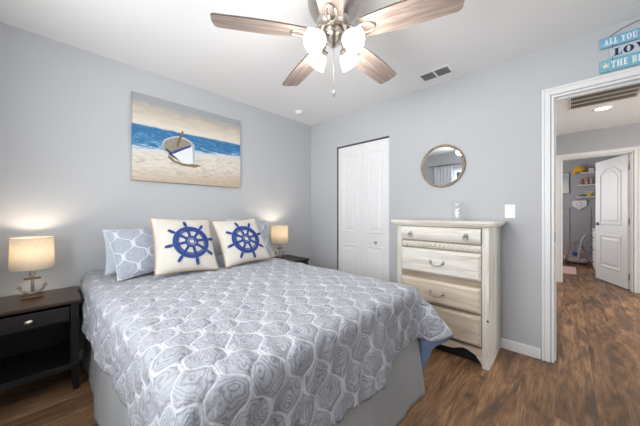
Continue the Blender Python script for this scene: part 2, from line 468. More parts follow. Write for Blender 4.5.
# local: x from hinge to free edge, y: +y side faces ... camera side is local +y
mb = MB(); mb.box(0.004, LW, -0.0175, 0.0175, 0.010, 2.03); slab = mb.build('door_leaf', m_door, d2, bevel=0.003)
pm = MB()
for sg in (1, -1):
    mould(pm, 0.13, LW - 0.13, 0.95, 1.90, sg * 0.0175, sg, arch=0.085, prof=((0, 0), (0.007, 0.009), (0.020, 0.010), (0.032, 0.0005), (0.06, 0.0005), (0.08, 0.007)))
    mould(pm, 0.13, LW - 0.13, 0.24, 0.79, sg * 0.0175, sg, prof=((0, 0), (0.007, 0.009), (0.020, 0.010), (0.032, 0.0005), (0.06, 0.0005), (0.08, 0.007)))
pm.build('panel_moulding', m_door, slab)
for sg in (1, -1):
    hd = MB(); cx_ = LW - 0.065
    fn = lambda x, y, z, sg=sg: (cx_ + x, sg * (0.0175 + z), 0.96 + y)
    hd.lathe([(0.031, 0), (0.031, 0.006), (0.024, 0.011), (0.011, 0.013), (0.010, 0.045), (0.0001, 0.047)], seg=20, fn=fn)
    hd.tube([(cx_, sg * 0.058, 0.96), (cx_ - 0.04, sg * 0.060, 0.963), (cx_ - 0.11, sg * 0.058, 0.955)], [0.010, 0.009, 0.006], 8)
    hd.build('lever_handle', m_pewter, d2, recalc=True)

# ---- windows behind the camera (one seen in the wall mirror, one added for light)
m_glass = NT('window_glass')
tr = m_glass.n('BsdfTransparent'); gl = m_glass.n('BsdfGlossy'); gl.inputs['Roughness'].default_value = 0.02
mx = m_glass.n('MixShader'); mx.inputs[0].default_value = 0.06
m_glass.l(tr.outputs[0], mx.inputs[1]); m_glass.l(gl.outputs[0], mx.inputs[2])
m_glass.l(mx.outputs[0], m_glass.t.nodes['Material Output'].inputs[0]); m_glass = m_glass.m
def window(name, a0, a1, z0, z1, fn):
    r = sroot(name)
    def bx(mb, u0, u1, d0, d1, w0, w1):
        p = fn(u0, d0); q = fn(u1, d1)
        mb.box(min(p[0], q[0]), max(p[0], q[0]), min(p[1], q[1]), max(p[1], q[1]), w0, w1)
    f = MB()
    bx(f, a0, a0 + 0.05, 0.06, 0.12, z0, z1); bx(f, a1 - 0.05, a1, 0.06, 0.12, z0, z1)
    bx(f, a0 + 0.05, a1 - 0.05, 0.06, 0.12, z0, z0 + 0.05); bx(f, a0 + 0.05, a1 - 0.05, 0.06, 0.12, z1 - 0.05, z1)
    bx(f, a0 + 0.05, a1 - 0.05, 0.07, 0.11, (z0 + z1) / 2 - 0.02, (z0 + z1) / 2 + 0.02)
    f.build('window_frame', m_white, r)
    g = MB(); bx(g, a0 + 0.05, a1 - 0.05, 0.088, 0.092, z0 + 0.05, (z0 + z1) / 2 - 0.02); bx(g, a0 + 0.05, a1 - 0.05, 0.088, 0.092, (z0 + z1) / 2 + 0.02, z1 - 0.05)
    g.build('glass', m_glass, r)
    s = MB(); bx(s, a0 - 0.0, a1, -0.03, 0.058, z0, z0 + 0.02); s.build('window_sill', m_white, r)
window('window_1', WX0, WX1, WZ0, WZ1, lambda u, d: (u, -3.3 - d))
window('added_window', -2.4, -1.1, 0.9, 2.08, lambda u, d: (3.75 + d, u))  # added unseen, for the side fill light to enter

# ------------------------------------------------------------------ bed
m_matt = plain('white_ticking', (225, 226, 228), 0.9)
m_blackmetal = plain('black_metal', (30, 30, 32), 0.5, 0.6)
bed = thing('bed', 'queen size bed under a grey trellis bedspread, with pale grey skirt down to the floor', 'bed', (1.03, -1.76, 0))
BX, BY = 1.03, -1.76
mb = MB(); mb.box(0.05 - BX, 2.0 - BX, -2.43 - BY, -1.08 - BY, 0.39, 0.66); mb.build('mattress', m_matt, bed, bevel=0.04, seg=4)
mb = MB(); mb.box(0.06 - BX, 1.99 - BX, -2.42 - BY, -1.09 - BY, 0.17, 0.385); mb.build('box_spring', m_matt, bed, bevel=0.02)
for lx in (0.16, 1.9):
    for ly in (-2.34, -1.17):
        mb = MB(); mb.tube([(lx - BX, ly - BY, 0), (lx - BX, ly - BY, 0.168)], 0.025, 12); mb.build('leg', m_blackmetal, bed)
# skirt : left side, foot, right side
path = []
def seglen(): pass
def skirt_path(s):
    # s in 0..1 along left(1.95m) foot(1.37m) right(1.95m)
    L = [1.95, 1.38, 1.95]; tot = sum(L); d = s * tot
    if d < L[0]: return (0.08 + d, -2.458 + 0.02 * d / 1.95, 0, -1, d)
    if d < L[0] + L[1]:
        e = d - L[0]; return (2.03 + 0.022 * min(1, e / 0.1), -2.438 + e, 1, 0, d)
    e = d - L[0] - L[1]; return (2.052 - e, -1.058, 0, 1, d)
sk = MB()
def skf(u, v):
    x, y, nx, ny, d = skirt_path(u)
    z = 0.40 - 0.395 * v
    fold = 0.003 * sin(d * 19) + 0.002 * sin(d * 41 + 1) + 0.006 * sin(d * 7 + 2)
    crn = max(0, 1 - abs(d - 1.95) / 0.08) + max(0, 1 - abs(d - 3.33) / 0.08)
    o = (0.010 + 0.046 * v) * (1 + 0.2 * crn) * 0.8 + fold * (0.35 + 0.9 * v)
    tx, ty = nx, ny
    if crn > 0:
        sgn = -1 if d < 2.5 else 1
        tx, ty = 1.0, sgn * 0.45
        if abs(nx) > 0: ty *= crn
        else: tx *= crn
    return (x + tx * o - BX, y + ty * o - BY, z)
sk.grid(skf, 300, 14)
so = sk.build('bed_skirt', m_skirt, bed)
sd = so.modifiers.new('solid', 'SOLIDIFY'); sd.thickness = 0.004; sd.offset = -1

# bedspread
QX0, QXE, QYL, QYR, QZ, QR = 0.03, 2.08, -2.516, -1.03, 0.69, 0.06
X1, Y0, Y1 = QXE - QR, QYL + QR, QYR - QR
QF, QL, QG = 0.400, 0.345, 0.485
def foot_len(t): return QF - 0.062 * sstep(-1.75, -1.15, t) + 0.022 * wav(t * 1.5, 0.9)
def wav(a, b): return sin(a * 7.3 + b) * 0.5 + sin(a * 13.1 + 2.1 * b) * 0.3 + sin(a * 23.7 + 0.7 * b) * 0.2
def quilt(s, t):
    ex = max(0.0, s - X1); sy = 0; ey = 0.0
    if t < Y0: ey = Y0 - t; sy = -1
    elif t > Y1: ey = t - Y1; sy = 1
    bx_, by_ = min(s, X1), min(max(t, Y0), Y1)
    bumps = 0.0035 * sin(s * 29 + 2 * sin(t * 11)) * sin(t * 37 + 1.5 * sin(s * 9)) + 0.004 * wav(s, t * 3) + 0.0025 * sin(t * 61 + s * 17)
    if ex == 0 and ey == 0:
        crown = 0.012 * sin(pi * (t - Y0) / (Y1 - Y0)) * sin(pi * min(1, max(0, s / X1)))
        x, y, z = s, t, QZ + bumps + crown
    else:
        d = hypot(ex, ey); ph = atan2(ey, ex); pd = math.degrees(ph)
        th = 0.085 + 0.10 * (wav(t, 1.3) * cos(ph) + wav(s, 0.4) * sin(ph))
        az = ph
        if sy > 0:
            th += radians(37) * math.exp(-((pd - 28) / 15) ** 2)
            az = radians(90 * sstep(0, 62, pd) * 0.55 + 90 * sstep(40, 90, pd) * 0.45)
            if pd > 50: th *= 1
        elif sy < 0 and pd < 89:
            th += radians(24) * math.exp(-((pd - 40) / 17) ** 2)
        if sy < 0 and ex == 0: th = 0.03 + 0.05 * wav(s, 0.4) * sstep(0.55, 0.9, s) + 0.02 * wav(s * 1.7, 2)
        a = pi / 2 - th
        if d < QR * a:
            out, dn = QR * sin(d / QR), QR * (1 - cos(d / QR))
        else:
            L = d - QR * a; out, dn = QR * sin(a) + L * sin(th), QR * (1 - cos(a)) + L * cos(th)
        out += bumps * 1.3 * min(1, d / 0.1)
        x = bx_ + out * cos(az); y = by_ + out * sin(az) * (sy if sy else 1); z = QZ - dn + bumps * (1 - min(1, d / 0.1))
    y += 0.055 * sstep(0.55, 1.7, x) * min(1, max(0, (-1.75 - y) / 0.7))
    return (x, y, max(z, 0.02))
qm = MB()
sN, tN = 150, 170
tR = (Y0 - QL, Y1 + QG)
def st(u, v):
    t = tR[0] + (tR[1] - tR[0]) * v; u0 = 0.80
    if u < u0: return (QX0 + (X1 - QX0) * u / u0, t)
    return (X1 + foot_len(t) * (u - u0) / (1 - u0), t)
qm.grid(lambda u, v: quilt(*st(u, v)), sN, tN, uvf=st)
qo = qm.build('bedspread', [m_quilt, m_under, m_edge])
sd = qo.modifiers.new('solid', 'SOLIDIFY'); sd.thickness = 0.007; sd.offset = -1; sd.material_offset = 1; sd.material_offset_rim = 2
tag(qo, 'grey and white quilted trellis bedspread draped over the bed, blue lining at one corner', 'bedspread')

# ------------------------------------------------------------------ pillows
def pillow_h(u, v, T_): return T_ / 2 * max(0.0, (1 - u * u) * (1 - v * v)) ** 0.42
def pillow_xy(u, v, w, h, k=0.07):
    return (w / 2 * u * (1 - k * (1 - v * v) * abs(u)), h / 2 * v * (1 - k * (1 - u * u) * abs(v)))
def pmat(c, yaw, tilt, roll):
    u = Vector((0, 1, 0)); v = Vector((-sin(tilt), 0, cos(tilt))); n = Vector((cos(tilt), 0, sin(tilt)))
    R = Matrix((u, v, n)).transposed()
    return Matrix.Translation((0, 0, 0)) @ Matrix.Rotation(yaw, 3, 'Z').to_4x4() @ R.to_4x4() @ Matrix.Rotation(roll, 4, 'Z')
def pillow_mesh(w, h, T_, seed=0):
    mb = MB(); N = 28
    def dent(u, v): return 0.004 * sin(u * 7 + seed) * sin(v * 6 + seed * 2) * (1 - u * u) * (1 - v * v)
    for sg in (1, -1):
        def fn(a, b, sg=sg):
            u, v = 2 * a - 1, 2 * b - 1
            u, v = sin(u * pi / 2), sin(v * pi / 2)
            x, y = pillow_xy(u, v, w, h)
            return (x, y, sg * (pillow_h(u, v, T_)) + dent(u, v))
        def uvf(a, b, sg=sg):
            u, v = sin((2 * a - 1) * pi / 2), sin((2 * b - 1) * pi / 2)
            return (v * h / 2 + 0.03 * seed, u * w / 2 + 0.05)
        mb.grid(fn, N, N, uvf=uvf)
        if sg < 0:
            n0 = N * N
            for k in range(n0): mb.f[-1 - k] = mb.f[-1 - k][::-1]
    return mb
def outline(w, h, n=20):
    P = []
    for k in range(n): P.append((-1 + 2 * k / n, -1))
    for k in range(n): P.append((1, -1 + 2 * k / n))
    for k in range(n): P.append((1 - 2 * k / n, 1))
    for k in range(n): P.append((-1, 1 - 2 * k / n))
    return [pillow_xy(u, v, w, h) + (0.0,) for u, v in P]
m_canvaswhite = plain('cream_cotton', (204, 200, 191), 0.85, var=0.03, bump=0.15, bscale=200)
m_jute = plain('tan_piping', (172, 152, 128), 0.85, var=0.15, nscale=200)
m_navy = plain('navy_applique', (24, 58, 128), 0.75, var=0.12, nscale=60)
m_plainp = plain('pale_blue_cotton', (196, 204, 216), 0.85, var=0.03, bump=0.15, bscale=40)

def ship_pillow(loc, w, h, T_, yaw, tilt, roll, label, rot, wc):
    M4 = pmat(loc, yaw, tilt, roll)
    r = thing('throw_pillow', label, 'pillow', loc, group='white ship wheel pillows')
    pillow_mesh(w, h, T_, 1).build('cover', m_canvaswhite, r, mat4=M4, recalc=True)
    p = MB(); p.tube(outline(w, h), 0.0075, 6, closed=True); p.build('piping', m_jute, r, mat4=M4)
    wh = MB(); K = 1.13
    def surf(x, y):
        u = max(-0.97, min(0.97, x / (w / 2) * 1.02)); v = max(-0.97, min(0.97, y / (h / 2) * 1.02))
        return pillow_h(u, v, T_)
    ox, oy = wc
    def strip(f, n, m_, closed=False):
        V = []; F = []
        for lay in (0.0035, 0.008):
            for i in range(n + 1):
                for j in range(m_ + 1):
                    x, y = f(i / n, j / m_); x *= K; y *= K; V.append((x + ox, y + oy, surf(x + ox, y + oy) + lay))
        q = (n + 1) * (m_ + 1)
        ix = lambda l, i, j: l * q + i * (m_ + 1) + j
        for i in range(n):
            for j in range(m_): F.append((ix(1, i, j), ix(1, i + 1, j), ix(1, i + 1, j + 1), ix(1, i, j + 1)))
            F.append((ix(0, i, 0), ix(0, i + 1, 0), ix(1, i + 1, 0), ix(1, i, 0))); F.append((ix(0, i, m_), ix(1, i, m_), ix(1, i + 1, m_), ix(0, i + 1, m_)))
        for j in range(m_):
            F.append((ix(0, 0, j), ix(1, 0, j), ix(1, 0, j + 1), ix(0, 0, j + 1))); F.append((ix(0, n, j), ix(0, n, j + 1), ix(1, n, j + 1), ix(1, n, j)))
        wh.add(V, F, 0, False)
    def ring(r0, r1): strip(lambda a, b: ((r0 + (r1 - r0) * b) * cos(2 * pi * a), (r0 + (r1 - r0) * b) * sin(2 * pi * a)), 64, 2)
    ring(0.091, 0.114); ring(0.080, 0.086); ring(0.028, 0.041); ring(0.016, 0.022)
    for k in range(8):
        a0 = rot + k * pi / 4; ca, sa = cos(a0), sin(a0)
        def sp(a, b):
            rr = 0.040 + (0.160 - 0.040) * a
            if rr < 0.1: wd = 0.016
            elif rr < 0.122: wd = 0.012
            elif rr < 0.15: wd = 0.019
            else: wd = 0.015
            q = (b - 0.5) * wd
            return (rr * ca - q * sa, rr * sa + q * ca)
        strip(sp, 24, 2)
    wh.build('ship_wheel_applique', m_navy, r, mat4=M4)
    return r
ship_pillow((0.640, -1.962, 0.912), 0.43, 0.45, 0.14, radians(0), radians(31), radians(-3), 'cream throw pillow with navy ship wheel, left of the pair, beside a trellis pillow', radians(10), (0.024, -0.012))
ship_pillow((0.645, -1.486, 0.904), 0.435, 0.43, 0.14, radians(0), radians(31), radians(3), 'cream throw pillow with navy ship wheel, the right one of the pair, nearer the closet', radians(14), (0.0, -0.018))
def sham(loc, w, h, T_, yaw, tilt, roll, label, mat, seed, group=None, rimmat=None):
    M4 = pmat(loc, yaw, tilt, roll)
    r = thing('pillow', label, 'pillow', loc, group=group)
    pillow_mesh(w, h, T_, seed).build('cover', mat, r, mat4=M4, recalc=True)
    if rimmat:
        p = MB(); p.tube(outline(w, h), 0.0045, 6, closed=True); p.build('piping', rimmat, r, mat4=M4)
    return r
sham((0.485, -2.170, 0.882), 0.45, 0.37, 0.11, radians(4), radians(28), radians(6), 'grey blue trellis patterned pillow at the left end of the row, fully in view', m_sham, 1, 'trellis pillows', m_edge)
sham((0.485, -1.295, 0.896), 0.42, 0.41, 0.10, radians(-3), radians(26), radians(-3), 'grey blue trellis patterned pillow peeking out behind the right ship wheel pillow', m_sham, 2, 'trellis pillows', m_edge)
sham((0.335, -2.200, 0.872), 0.43, 0.35, 0.10, radians(0), radians(24), radians(0), 'plain pale blue pillow mostly hidden behind the left trellis pillow', m_plainp, 3)

# ------------------------------------------------------------------ nightstands
m_black = wood('black_stained_wood', (22, 21, 22), (33, 31, 32), 1, rough=0.42)
m_blacktop = wood('lamplit_black_top', (46, 35, 31), (68, 52, 45), 1, rough=0.3)  # lamp glow on a black top, put into the colour as brown
def nightstand(name, loc, W_, label, top_mat):
    r = thing(name, label, 'nightstand', loc, group='black nightstands')
    D, HT = 0.436, 0.588
    w2 = W_ / 2; f = D        # local: x 0 (wall) .. D (front), y -w2..w2
    t = MB(); t.box(0, f, -w2, w2, HT - 0.022, HT); t.build('top', top_mat, r, bevel=0.004)
    for sx in (0, 1):
        for sy in (-1, 1):
            x0 = 0.012 if sx == 0 else f - 0.052
            y0 = -w2 + 0.012 if sy < 0 else w2 - 0.052
            pts = []
            l = MB()
            zt = HT - 0.0225
            # square leg tapering inwards below the shelf
            X0, X1_, Y0_, Y1_ = x0, x0 + 0.04, y0, y0 + 0.04
            tp = 0.012
            bx0, bx1 = (X0, X1_ - tp) if sx == 0 else (X0 + tp, X1_)
            by0, by1 = (Y0_, Y1_ - tp) if sy < 0 else (Y0_ + tp, Y1_)
            V = [(bx0, by0, 0), (bx1, by0, 0), (bx1, by1, 0), (bx0, by1, 0)]
            V += [(X0, Y0_, 0.14), (X1_, Y0_, 0.14), (X1_, Y1_, 0.14), (X0, Y1_, 0.14)]
            V += [(X0, Y0_, zt), (X1_, Y0_, zt), (X1_, Y1_, zt), (X0, Y1_, zt)]
            F = [(3, 2, 1, 0), (8, 9, 10, 11)]
            for a in (0, 4):
                for k in range(4): F.append((a + k, a + (k + 1) % 4, a + 4 + (k + 1) % 4, a + 4 + k))
            l.add(V, F); l.build('leg', m_black, r, bevel=0.003)
    s = MB(); s.box(0.015, f - 0.006, -w2 + 0.015, w2 - 0.015, 0.14, 0.178); s.build('shelf', m_black, r, bevel=0.003)
    b = MB(); b.box(0.014, 0.024, -w2 + 0.053, w2 - 0.053, 0.18, HT - 0.023); b.build('back_panel', m_black, r)
    for sy in (-1, 1):
        p = MB(); y = sy * (w2 - 0.024); p.box(0.053, f - 0.053, y - 0.006, y + 0.006, 0.18, HT - 0.023); p.build('side_panel', m_black, r)
    a = MB(); a.box(0.03, f - 0.03, -w2 + 0.031, w2 - 0.031, 0.448, 0.458); a.build('drawer_bottom', m_black, r)
    d = MB(); d.box(f - 0.03, f - 0.008, -w2 + 0.056, w2 - 0.056, 0.462, 0.548); dr = d.build('drawer', m_black, r, bevel=0.003)
    kb = MB(); fn = lambda x, y, z: (f - 0.008 + z, x, 0.505 + y * 0.75)
    kb.lathe([(0.007, 0.0), (0.007, 0.010), (0.014, 0.014), (0.020, 0.021), (0.018, 0.028), (0.0001, 0.032)], seg=20, fn=fn); kb.build('knob', m_nickel, dr, recalc=True)
    return r
nightstand('nightstand', (0.012, -2.768, 0), 0.464, 'black nightstand with open shelf and one drawer, left of the bed', m_blacktop)
nightstand('nightstand', (0.012, -0.685, 0), 0.464, 'black nightstand in the far corner, only its top corner showing past the bed', m_black)

# ------------------------------------------------------------------ anchor lamps
def shade_mat():
    M = NT('linen_shade'); v = M.coord()
    n = M.noise(M.mapping(v, (200, 200, 30)), 1.0, 3)
    col = M.ramp(n, [(0.3, lin((240, 230, 212))), (0.7, lin((250, 243, 230)))])
    M.set(base=col, rough=0.9, spec=0.1)
    tl = M.n('BsdfTranslucent'); M.l(col, tl.inputs[0])
    mx = M.n('MixShader'); mx.inputs[0].default_value = 0.55
    M.l(M.b.outputs[0], mx.inputs[1]); M.l(tl.outputs[0], mx.inputs[2])
    M.l(mx.outputs[0], M.t.nodes['Material Output'].inputs[0])
    return M.m
m_shade = shade_mat()
m_driftwood = wood('weathered_wood', (92, 70, 52), (150, 122, 92), 1, rough=0.7)
m_lampbase = wood('dark_weathered_wood', (70, 52, 40), (120, 94, 72), 1, rough=0.7)
m_anchor = plain('weathered_anchor_metal', (150, 144, 134), 0.5, 0.25, var=0.3, nscale=60)
m_bulb = NT('lit_bulb').set(base=(1, 1, 1, 1), emit=(1.0, 0.8, 0.55, 1), estr=6.0).m
WARM = (1.0, 0.82, 0.62)
def anchor_lamp(loc, label, rz=0.0):
    r = thing('table_lamp', label, 'lamp', loc, rz, 'anchor table lamps')
    b = MB(); b.box(-0.033, 0.033, -0.052, 0.052, 0, 0.014); b.box(-0.027, 0.027, -0.045, 0.045, 0.0145, 0.024); b.build('base', m_lampbase, r, bevel=0.004)
    a = MB()
    a.tube([(0, 0, 0.024), (0, 0, 0.145)], [0.010, 0.007], 10)
    pts = []
    for k in range(21):
        th = radians(-152 + 124 * k / 20)
        pts.append((0, 0.064 * cos(th) , 0.100 + 0.070 * sin(th)))
    a.tube(pts, [0.006 + 0.005 * (1 - abs(k - 10) / 10) for k in range(21)], 8)
    for sgn, p in ((-1, pts[0]), (1, pts[-1])):   # flukes
        tip = (0, p[1] + sgn * 0.004, p[2] + 0.026)
        tri = [(p[1] - 0.016, p[2] + 0.0), (p[1] + 0.016, p[2] + 0.0), (tip[1], tip[2])]
        a.prism(tri, YZ, -0.006, 0.006)
    # ring at the top of the shank
    a.tube([(0, 0.013 * cos(2 * pi * k / 16), 0.157 + 0.013 * sin(2 * pi * k / 16)) for k in range(16)], 0.0035, 6, closed=True)
    a.build('anchor', m_anchor, r, recalc=True)
    s = MB(); s.prism([(-0.036, 0.120), (0.036, 0.120), (0.041, 0.127), (0.036, 0.134), (-0.036, 0.134), (-0.041, 0.127)], YZ, -0.009, 0.009); s.build('stock', m_driftwood, r, bevel=0.002)
    n = MB(); n.lathe([(0.0001, 0.165), (0.012, 0.165), (0.012, 0.172), (0.007, 0.178), (0.007, 0.205), (0.015, 0.210), (0.016, 0.24), (0.0001, 0.24)], seg=16); n.build('socket', m_nickel, r)
    sh = MB(); R0, R1, z0, z1 = 0.104, 0.100, 0.196, 0.400
    sh.lathe([(R0, z0), (R1, z1), (R1 - 0.003, z1), (R0 - 0.003, z0), (R0, z0)], seg=48)
    so_ = sh.build('lamp_shade', m_shade, r)
    tm = MB()
    for R_, z in ((R0, z0), (R1, z1)): tm.tube([(R_ * cos(2 * pi * k / 40), R_ * sin(2 * pi * k / 40), z) for k in range(40)], 0.0022, 6, closed=True)
    for k in range(3):
        a0 = 2 * pi * k / 3 + 0.4; tm.tube([(0.012 * cos(a0), 0.012 * sin(a0), 0.262), (R1 * 0.97 * cos(a0), R1 * 0.97 * sin(a0), z1 - 0.01)], 0.0015, 5)
    tm.build('shade_trim', m_shade, so_)
    bl = MB(); bl.ell((0, 0, 0.285), 0.026, 0.026, 0.036); bl.tube([(0, 0, 0.24), (0, 0, 0.262)], 0.012, 10); bl.build('bulb', m_bulb, r)
    lamp_light('lamp_light', (0, 0, 0.335), 4.6, WARM, 0.03, r)
    return r
anchor_lamp((0.175, -2.762, 0.5885), 'small anchor table lamp with lit linen shade on the nightstand left of the bed')
anchor_lamp((0.185, -0.715, 0.5885), 'small anchor table lamp with lit linen shade in the far corner beyond the pillows')

# ------------------------------------------------------------------ painting
def paint_mat():
    M = NT('beach_paint'); v = M.coord('Object')
    sp = M.n('SeparateXYZ'); M.l(v, sp.inputs[0])       # local y: along the wall, z: up, canvas 1.023 x 0.77
    nz = M.noise(M.mapping(v, (1, 2.2, 9)), 2.2, 5, 0.62, 0.6)
    nf = M.noise(M.mapping(v, (1, 5, 26)), 2.5, 4, 0.6, 0.8)
    zz = M.math('ADD', sp.outputs[2], M.math('MULTIPLY', M.math('SUBTRACT', nz, 0.5), 0.035))
    # sand rises to the right
    zs = M.math('SUBTRACT', zz, M.math('MULTIPLY', sp.outputs[1], 0.075))
    zs = M.math('ADD', zs, M.math('MULTIPLY', M.math('SUBTRACT', nf, 0.5), 0.04))
    skyc = M.ramp(M.math('ADD', M.math('MULTIPLY', zz, 2.2), M.math('MULTIPLY', nz, 0.35)), [(0.25, lin((222, 217, 207))), (0.50, lin((216, 209, 196))), (0.72, lin((196, 186, 170))), (0.90, lin((160, 162, 166)))])
    seac = M.ramp(M.math('ADD', nf, M.math('MULTIPLY', zz, 0.9)), [(0.28, lin((150, 186, 208))), (0.45, lin((72, 134, 178))), (0.60, lin((44, 100, 152))), (0.75, lin((92, 146, 184)))])
    sandc = M.ramp(nf, [(0.3, lin((188, 176, 158))), (0.48, lin((212, 206, 195))), (0.65, lin((224, 220, 212))), (0.82, lin((178, 158, 132)))])
    sandc = M.mix(M.ramp(M.math('SUBTRACT', M.math('MULTIPLY', zs, -2.6), 0.0), [(0.55, (0, 0, 0, 1)), (1.0, (0.75, 0.75, 0.75, 1))]), sandc, lin((178, 156, 128)))
    foam = M.ramp(M.math('ADD', M.math('MULTIPLY', M.math('ABSOLUTE', M.math('ADD', zs, 0.075)), 14), M.math('MULTIPLY', nf, 0.5)), [(0.3, (1, 1, 1, 1)), (0.75, (0, 0, 0, 1))])
    issea = M.ramp(M.math('ADD', M.math('MULTIPLY', M.math('SUBTRACT', 0.108, zz), 30), 0.5), [(0.3, (0, 0, 0, 1)), (0.7, (1, 1, 1, 1))])
    issand = M.ramp(M.math('ADD', M.math('MULTIPLY', M.math('SUBTRACT', -0.085, zs), 20), 0.5), [(0.2, (0, 0, 0, 1)), (0.8, (1, 1, 1, 1))])
    col = M.mix(issea, skyc, seac); col = M.mix(issand, col, sandc)
    col = M.mix(M.math('MULTIPLY', foam, 0.75), col, lin((226, 228, 226)))
    M.set(base=col, rough=0.6, spec=0.25); M.bump(nf, 0.25, 0.002)
    return M.m
m_paint = paint_mat()
pr = thing('canvas_painting', 'unframed canvas painting of a white rowboat on a beach, hung above the bed', 'painting', (0.002, -1.676, 1.825))
c = MB(); PW, PH, PT = 0.512, 0.385, 0.032
c.box(0, PT, -PW, PW, -PH, PH)
cv = c.build('canvas', m_paint, pr, bevel=0.003)
# the boat: thin paint layers on the canvas face
m_bw = plain('boat_white_paint', (230, 232, 234), 0.6, var=0.05, nscale=30)
m_bn = plain('boat_navy_paint', (58, 66, 132), 0.6); m_bi = plain('boat_inside_paint', (142, 136, 122), 0.6, var=0.2, nscale=40)
m_bs = plain('boat_brown_paint', (128, 104, 78), 0.6, var=0.2, nscale=30); m_bg = plain('boat_grey_paint', (172, 180, 188), 0.6)
bt = MB()
def dep(pp, x0, x1, m_): bt.prism(pp, YZ, PT + x0, PT + x1, m_)
dep([(-0.236, -0.124), (-0.169, -0.168), (-0.076, -0.185), (0.035, -0.181), (0.076, -0.191), (-0.003, -0.217), (-0.112, -0.21), (-0.192, -0.186), (-0.234, -0.153)], 0.0003, 0.0006, 3)
dep([(-0.283, -0.04), (-0.264, 0.012), (-0.212, 0.044), (-0.144, 0.066), (-0.088, 0.057), (-0.03, 0.033), (-0.025, -0.002), (-0.112, -0.046), (-0.203, -0.099), (-0.236, -0.114), (-0.268, -0.091)], 0.0006, 0.001, 2)
dep([(-0.279, -0.049), (-0.234, -0.119), (-0.203, -0.099), (-0.112, -0.046), (-0.025, 0.003), (0.002, 0.013), (-0.0, -0.065), (0.002, -0.172), (-0.045, -0.191), (-0.107, -0.187), (-0.176, -0.169), (-0.221, -0.127)], 0.001, 0.0014, 0)
dep([(-0.234, -0.099), (-0.192, -0.082), (-0.112, -0.036), (-0.03, 0.007), (-0.025, -0.013), (-0.107, -0.06), (-0.185, -0.108), (-0.225, -0.122)], 0.0014, 0.0018, 1)
dep([(-0.025, 0.008), (0.005, 0.019), (0.005, -0.172), (-0.01, -0.176), (-0.013, -0.062)], 0.0014, 0.0017, 4)
dep([(-0.288, -0.041), (-0.268, 0.013), (-0.212, 0.049), (-0.144, 0.073), (-0.083, 0.066), (-0.02, 0.04), (-0.005, 0.015), (-0.028, 0.01), (-0.045, 0.03), (-0.093, 0.049), (-0.149, 0.055), (-0.21, 0.033), (-0.258, 0.003), (-0.275, -0.039), (-0.247, -0.087), (-0.221, -0.102), (-0.234, -0.119), (-0.264, -0.085)], 0.0016, 0.002, 4)
dep([(-0.165, -0.038), (-0.116, 0.122), (-0.102, 0.133), (-0.097, 0.119), (-0.149, -0.043)], 0.002, 0.0024, 3)
dep([(-0.181, -0.046), (-0.13, 0.079), (-0.119, 0.081), (-0.167, -0.051)], 0.002, 0.0024, 2)
bt.build('painted_boat', [m_bw, m_bn, m_bi, m_bs, m_bg], cv, recalc=True)

# ------------------------------------------------------------------ dresser
def wash(name, a, b, st): return wood(name, a, b, 0, scale=7, stretch=10, rough=0.55, streak=st)
m_wash = wash('whitewashed_pine', (208, 204, 196), (232, 229, 222), (196, 188, 176))
m_washv = wood('whitewashed_pine_upright', (206, 203, 196), (230, 228, 222), 2, scale=7, stretch=10, rough=0.55, streak=(192, 182, 168))
m_worn = wash('worn_whitewashed_pine', (200, 184, 160), (224, 214, 198), (190, 168, 138))
m_rail = wash('shaded_pine_rail', (150, 136, 118), (178, 164, 146), (140, 122, 100))  # darkened so the rail colour carries the shade between drawers
dr = thing('dresser', 'tall whitewashed four drawer dresser with scalloped base against the wall by the doorway', 'dresser', (1.981, -0.02, 0))
ox = 1.981; hw_ = 0.361; FR = -0.445     # local y: 0 back .. FR front
case = MB()
case.box(-hw_, -hw_ + 0.02, FR + 0.042, -0.003, 0.0, 1.044); case.box(hw_ - 0.02, hw_, FR + 0.042, -0.003, 0.0, 1.044)
case.box(-hw_ + 0.02, hw_ - 0.02, -0.012, -0.003, 0.10, 1.044)
for sx in (-1, 1): 
    x0 = sx * hw_; x1 = sx * (hw_ - 0.046); case.box(min(x0, x1), max(x0, x1), FR, FR + 0.042, 0, 1.044)
case.build('case', m_washv, dr, bevel=0.004)
dv = MB()
for z0, z1 in ((1.036, 1.044), (0.906, 0.918), (0.846, 0.858), (0.590, 0.642), (0.382, 0.402), (0.140, 0.156)): dv.box(-hw_ + 0.046, hw_ - 0.046, FR + 0.012, FR + 0.05, z0, z1)
dv.build('drawer_rail', m_rail, dr, bevel=0.002)
bk = MB(); bk.box(-hw_ + 0.046, hw_ - 0.046, FR + 0.055, FR + 0.062, 0.004, 1.04); bk.build('dark_inner_sheet', m_dark, dr)  # dark sheet stands in for the shade behind drawers and apron
tp = MB()
tp.box(-hw_ - 0.045, hw_ + 0.045, FR - 0.038, 0.0, 1.066, 1.089); tp.build('top', m_wash, dr, bevel=0.007, seg=3)
cr = MB()
for i, (o_, z0, z1) in enumerate(((0.034, 1.057, 1.066), (0.022, 1.050, 1.057), (0.010, 1.040, 1.050))):
    cr.box(-hw_ - o_, hw_ + o_, FR - o_, -0.001, z0, z1)
cr.build('cornice', m_wash, dr, bevel=0.003)
def dpull_ring(par, x, z, y):
    p = MB(); fn = lambda a, b, d: (x + a, y - d, z + b)
    p.lathe([(0.0001, 0.008), (0.008, 0.007), (0.015, 0.003), (0.017, 0.0)], seg=20, fn=fn)
    p.tube([(x, y - 0.004, z + 0.004), (x, y - 0.018, z + 0.002)], 0.004, 8)
    p.tube([(x + 0.017 * sin(2 * pi * k / 20), y - 0.016 - 0.004 * (1 + cos(2 * pi * k / 20)) / 2, z - 0.014 + 0.016 * cos(2 * pi * k / 20)) for k in range(20)], 0.0032, 6, closed=True)
    p.build('ring_pull', m_pull, par, recalc=True)
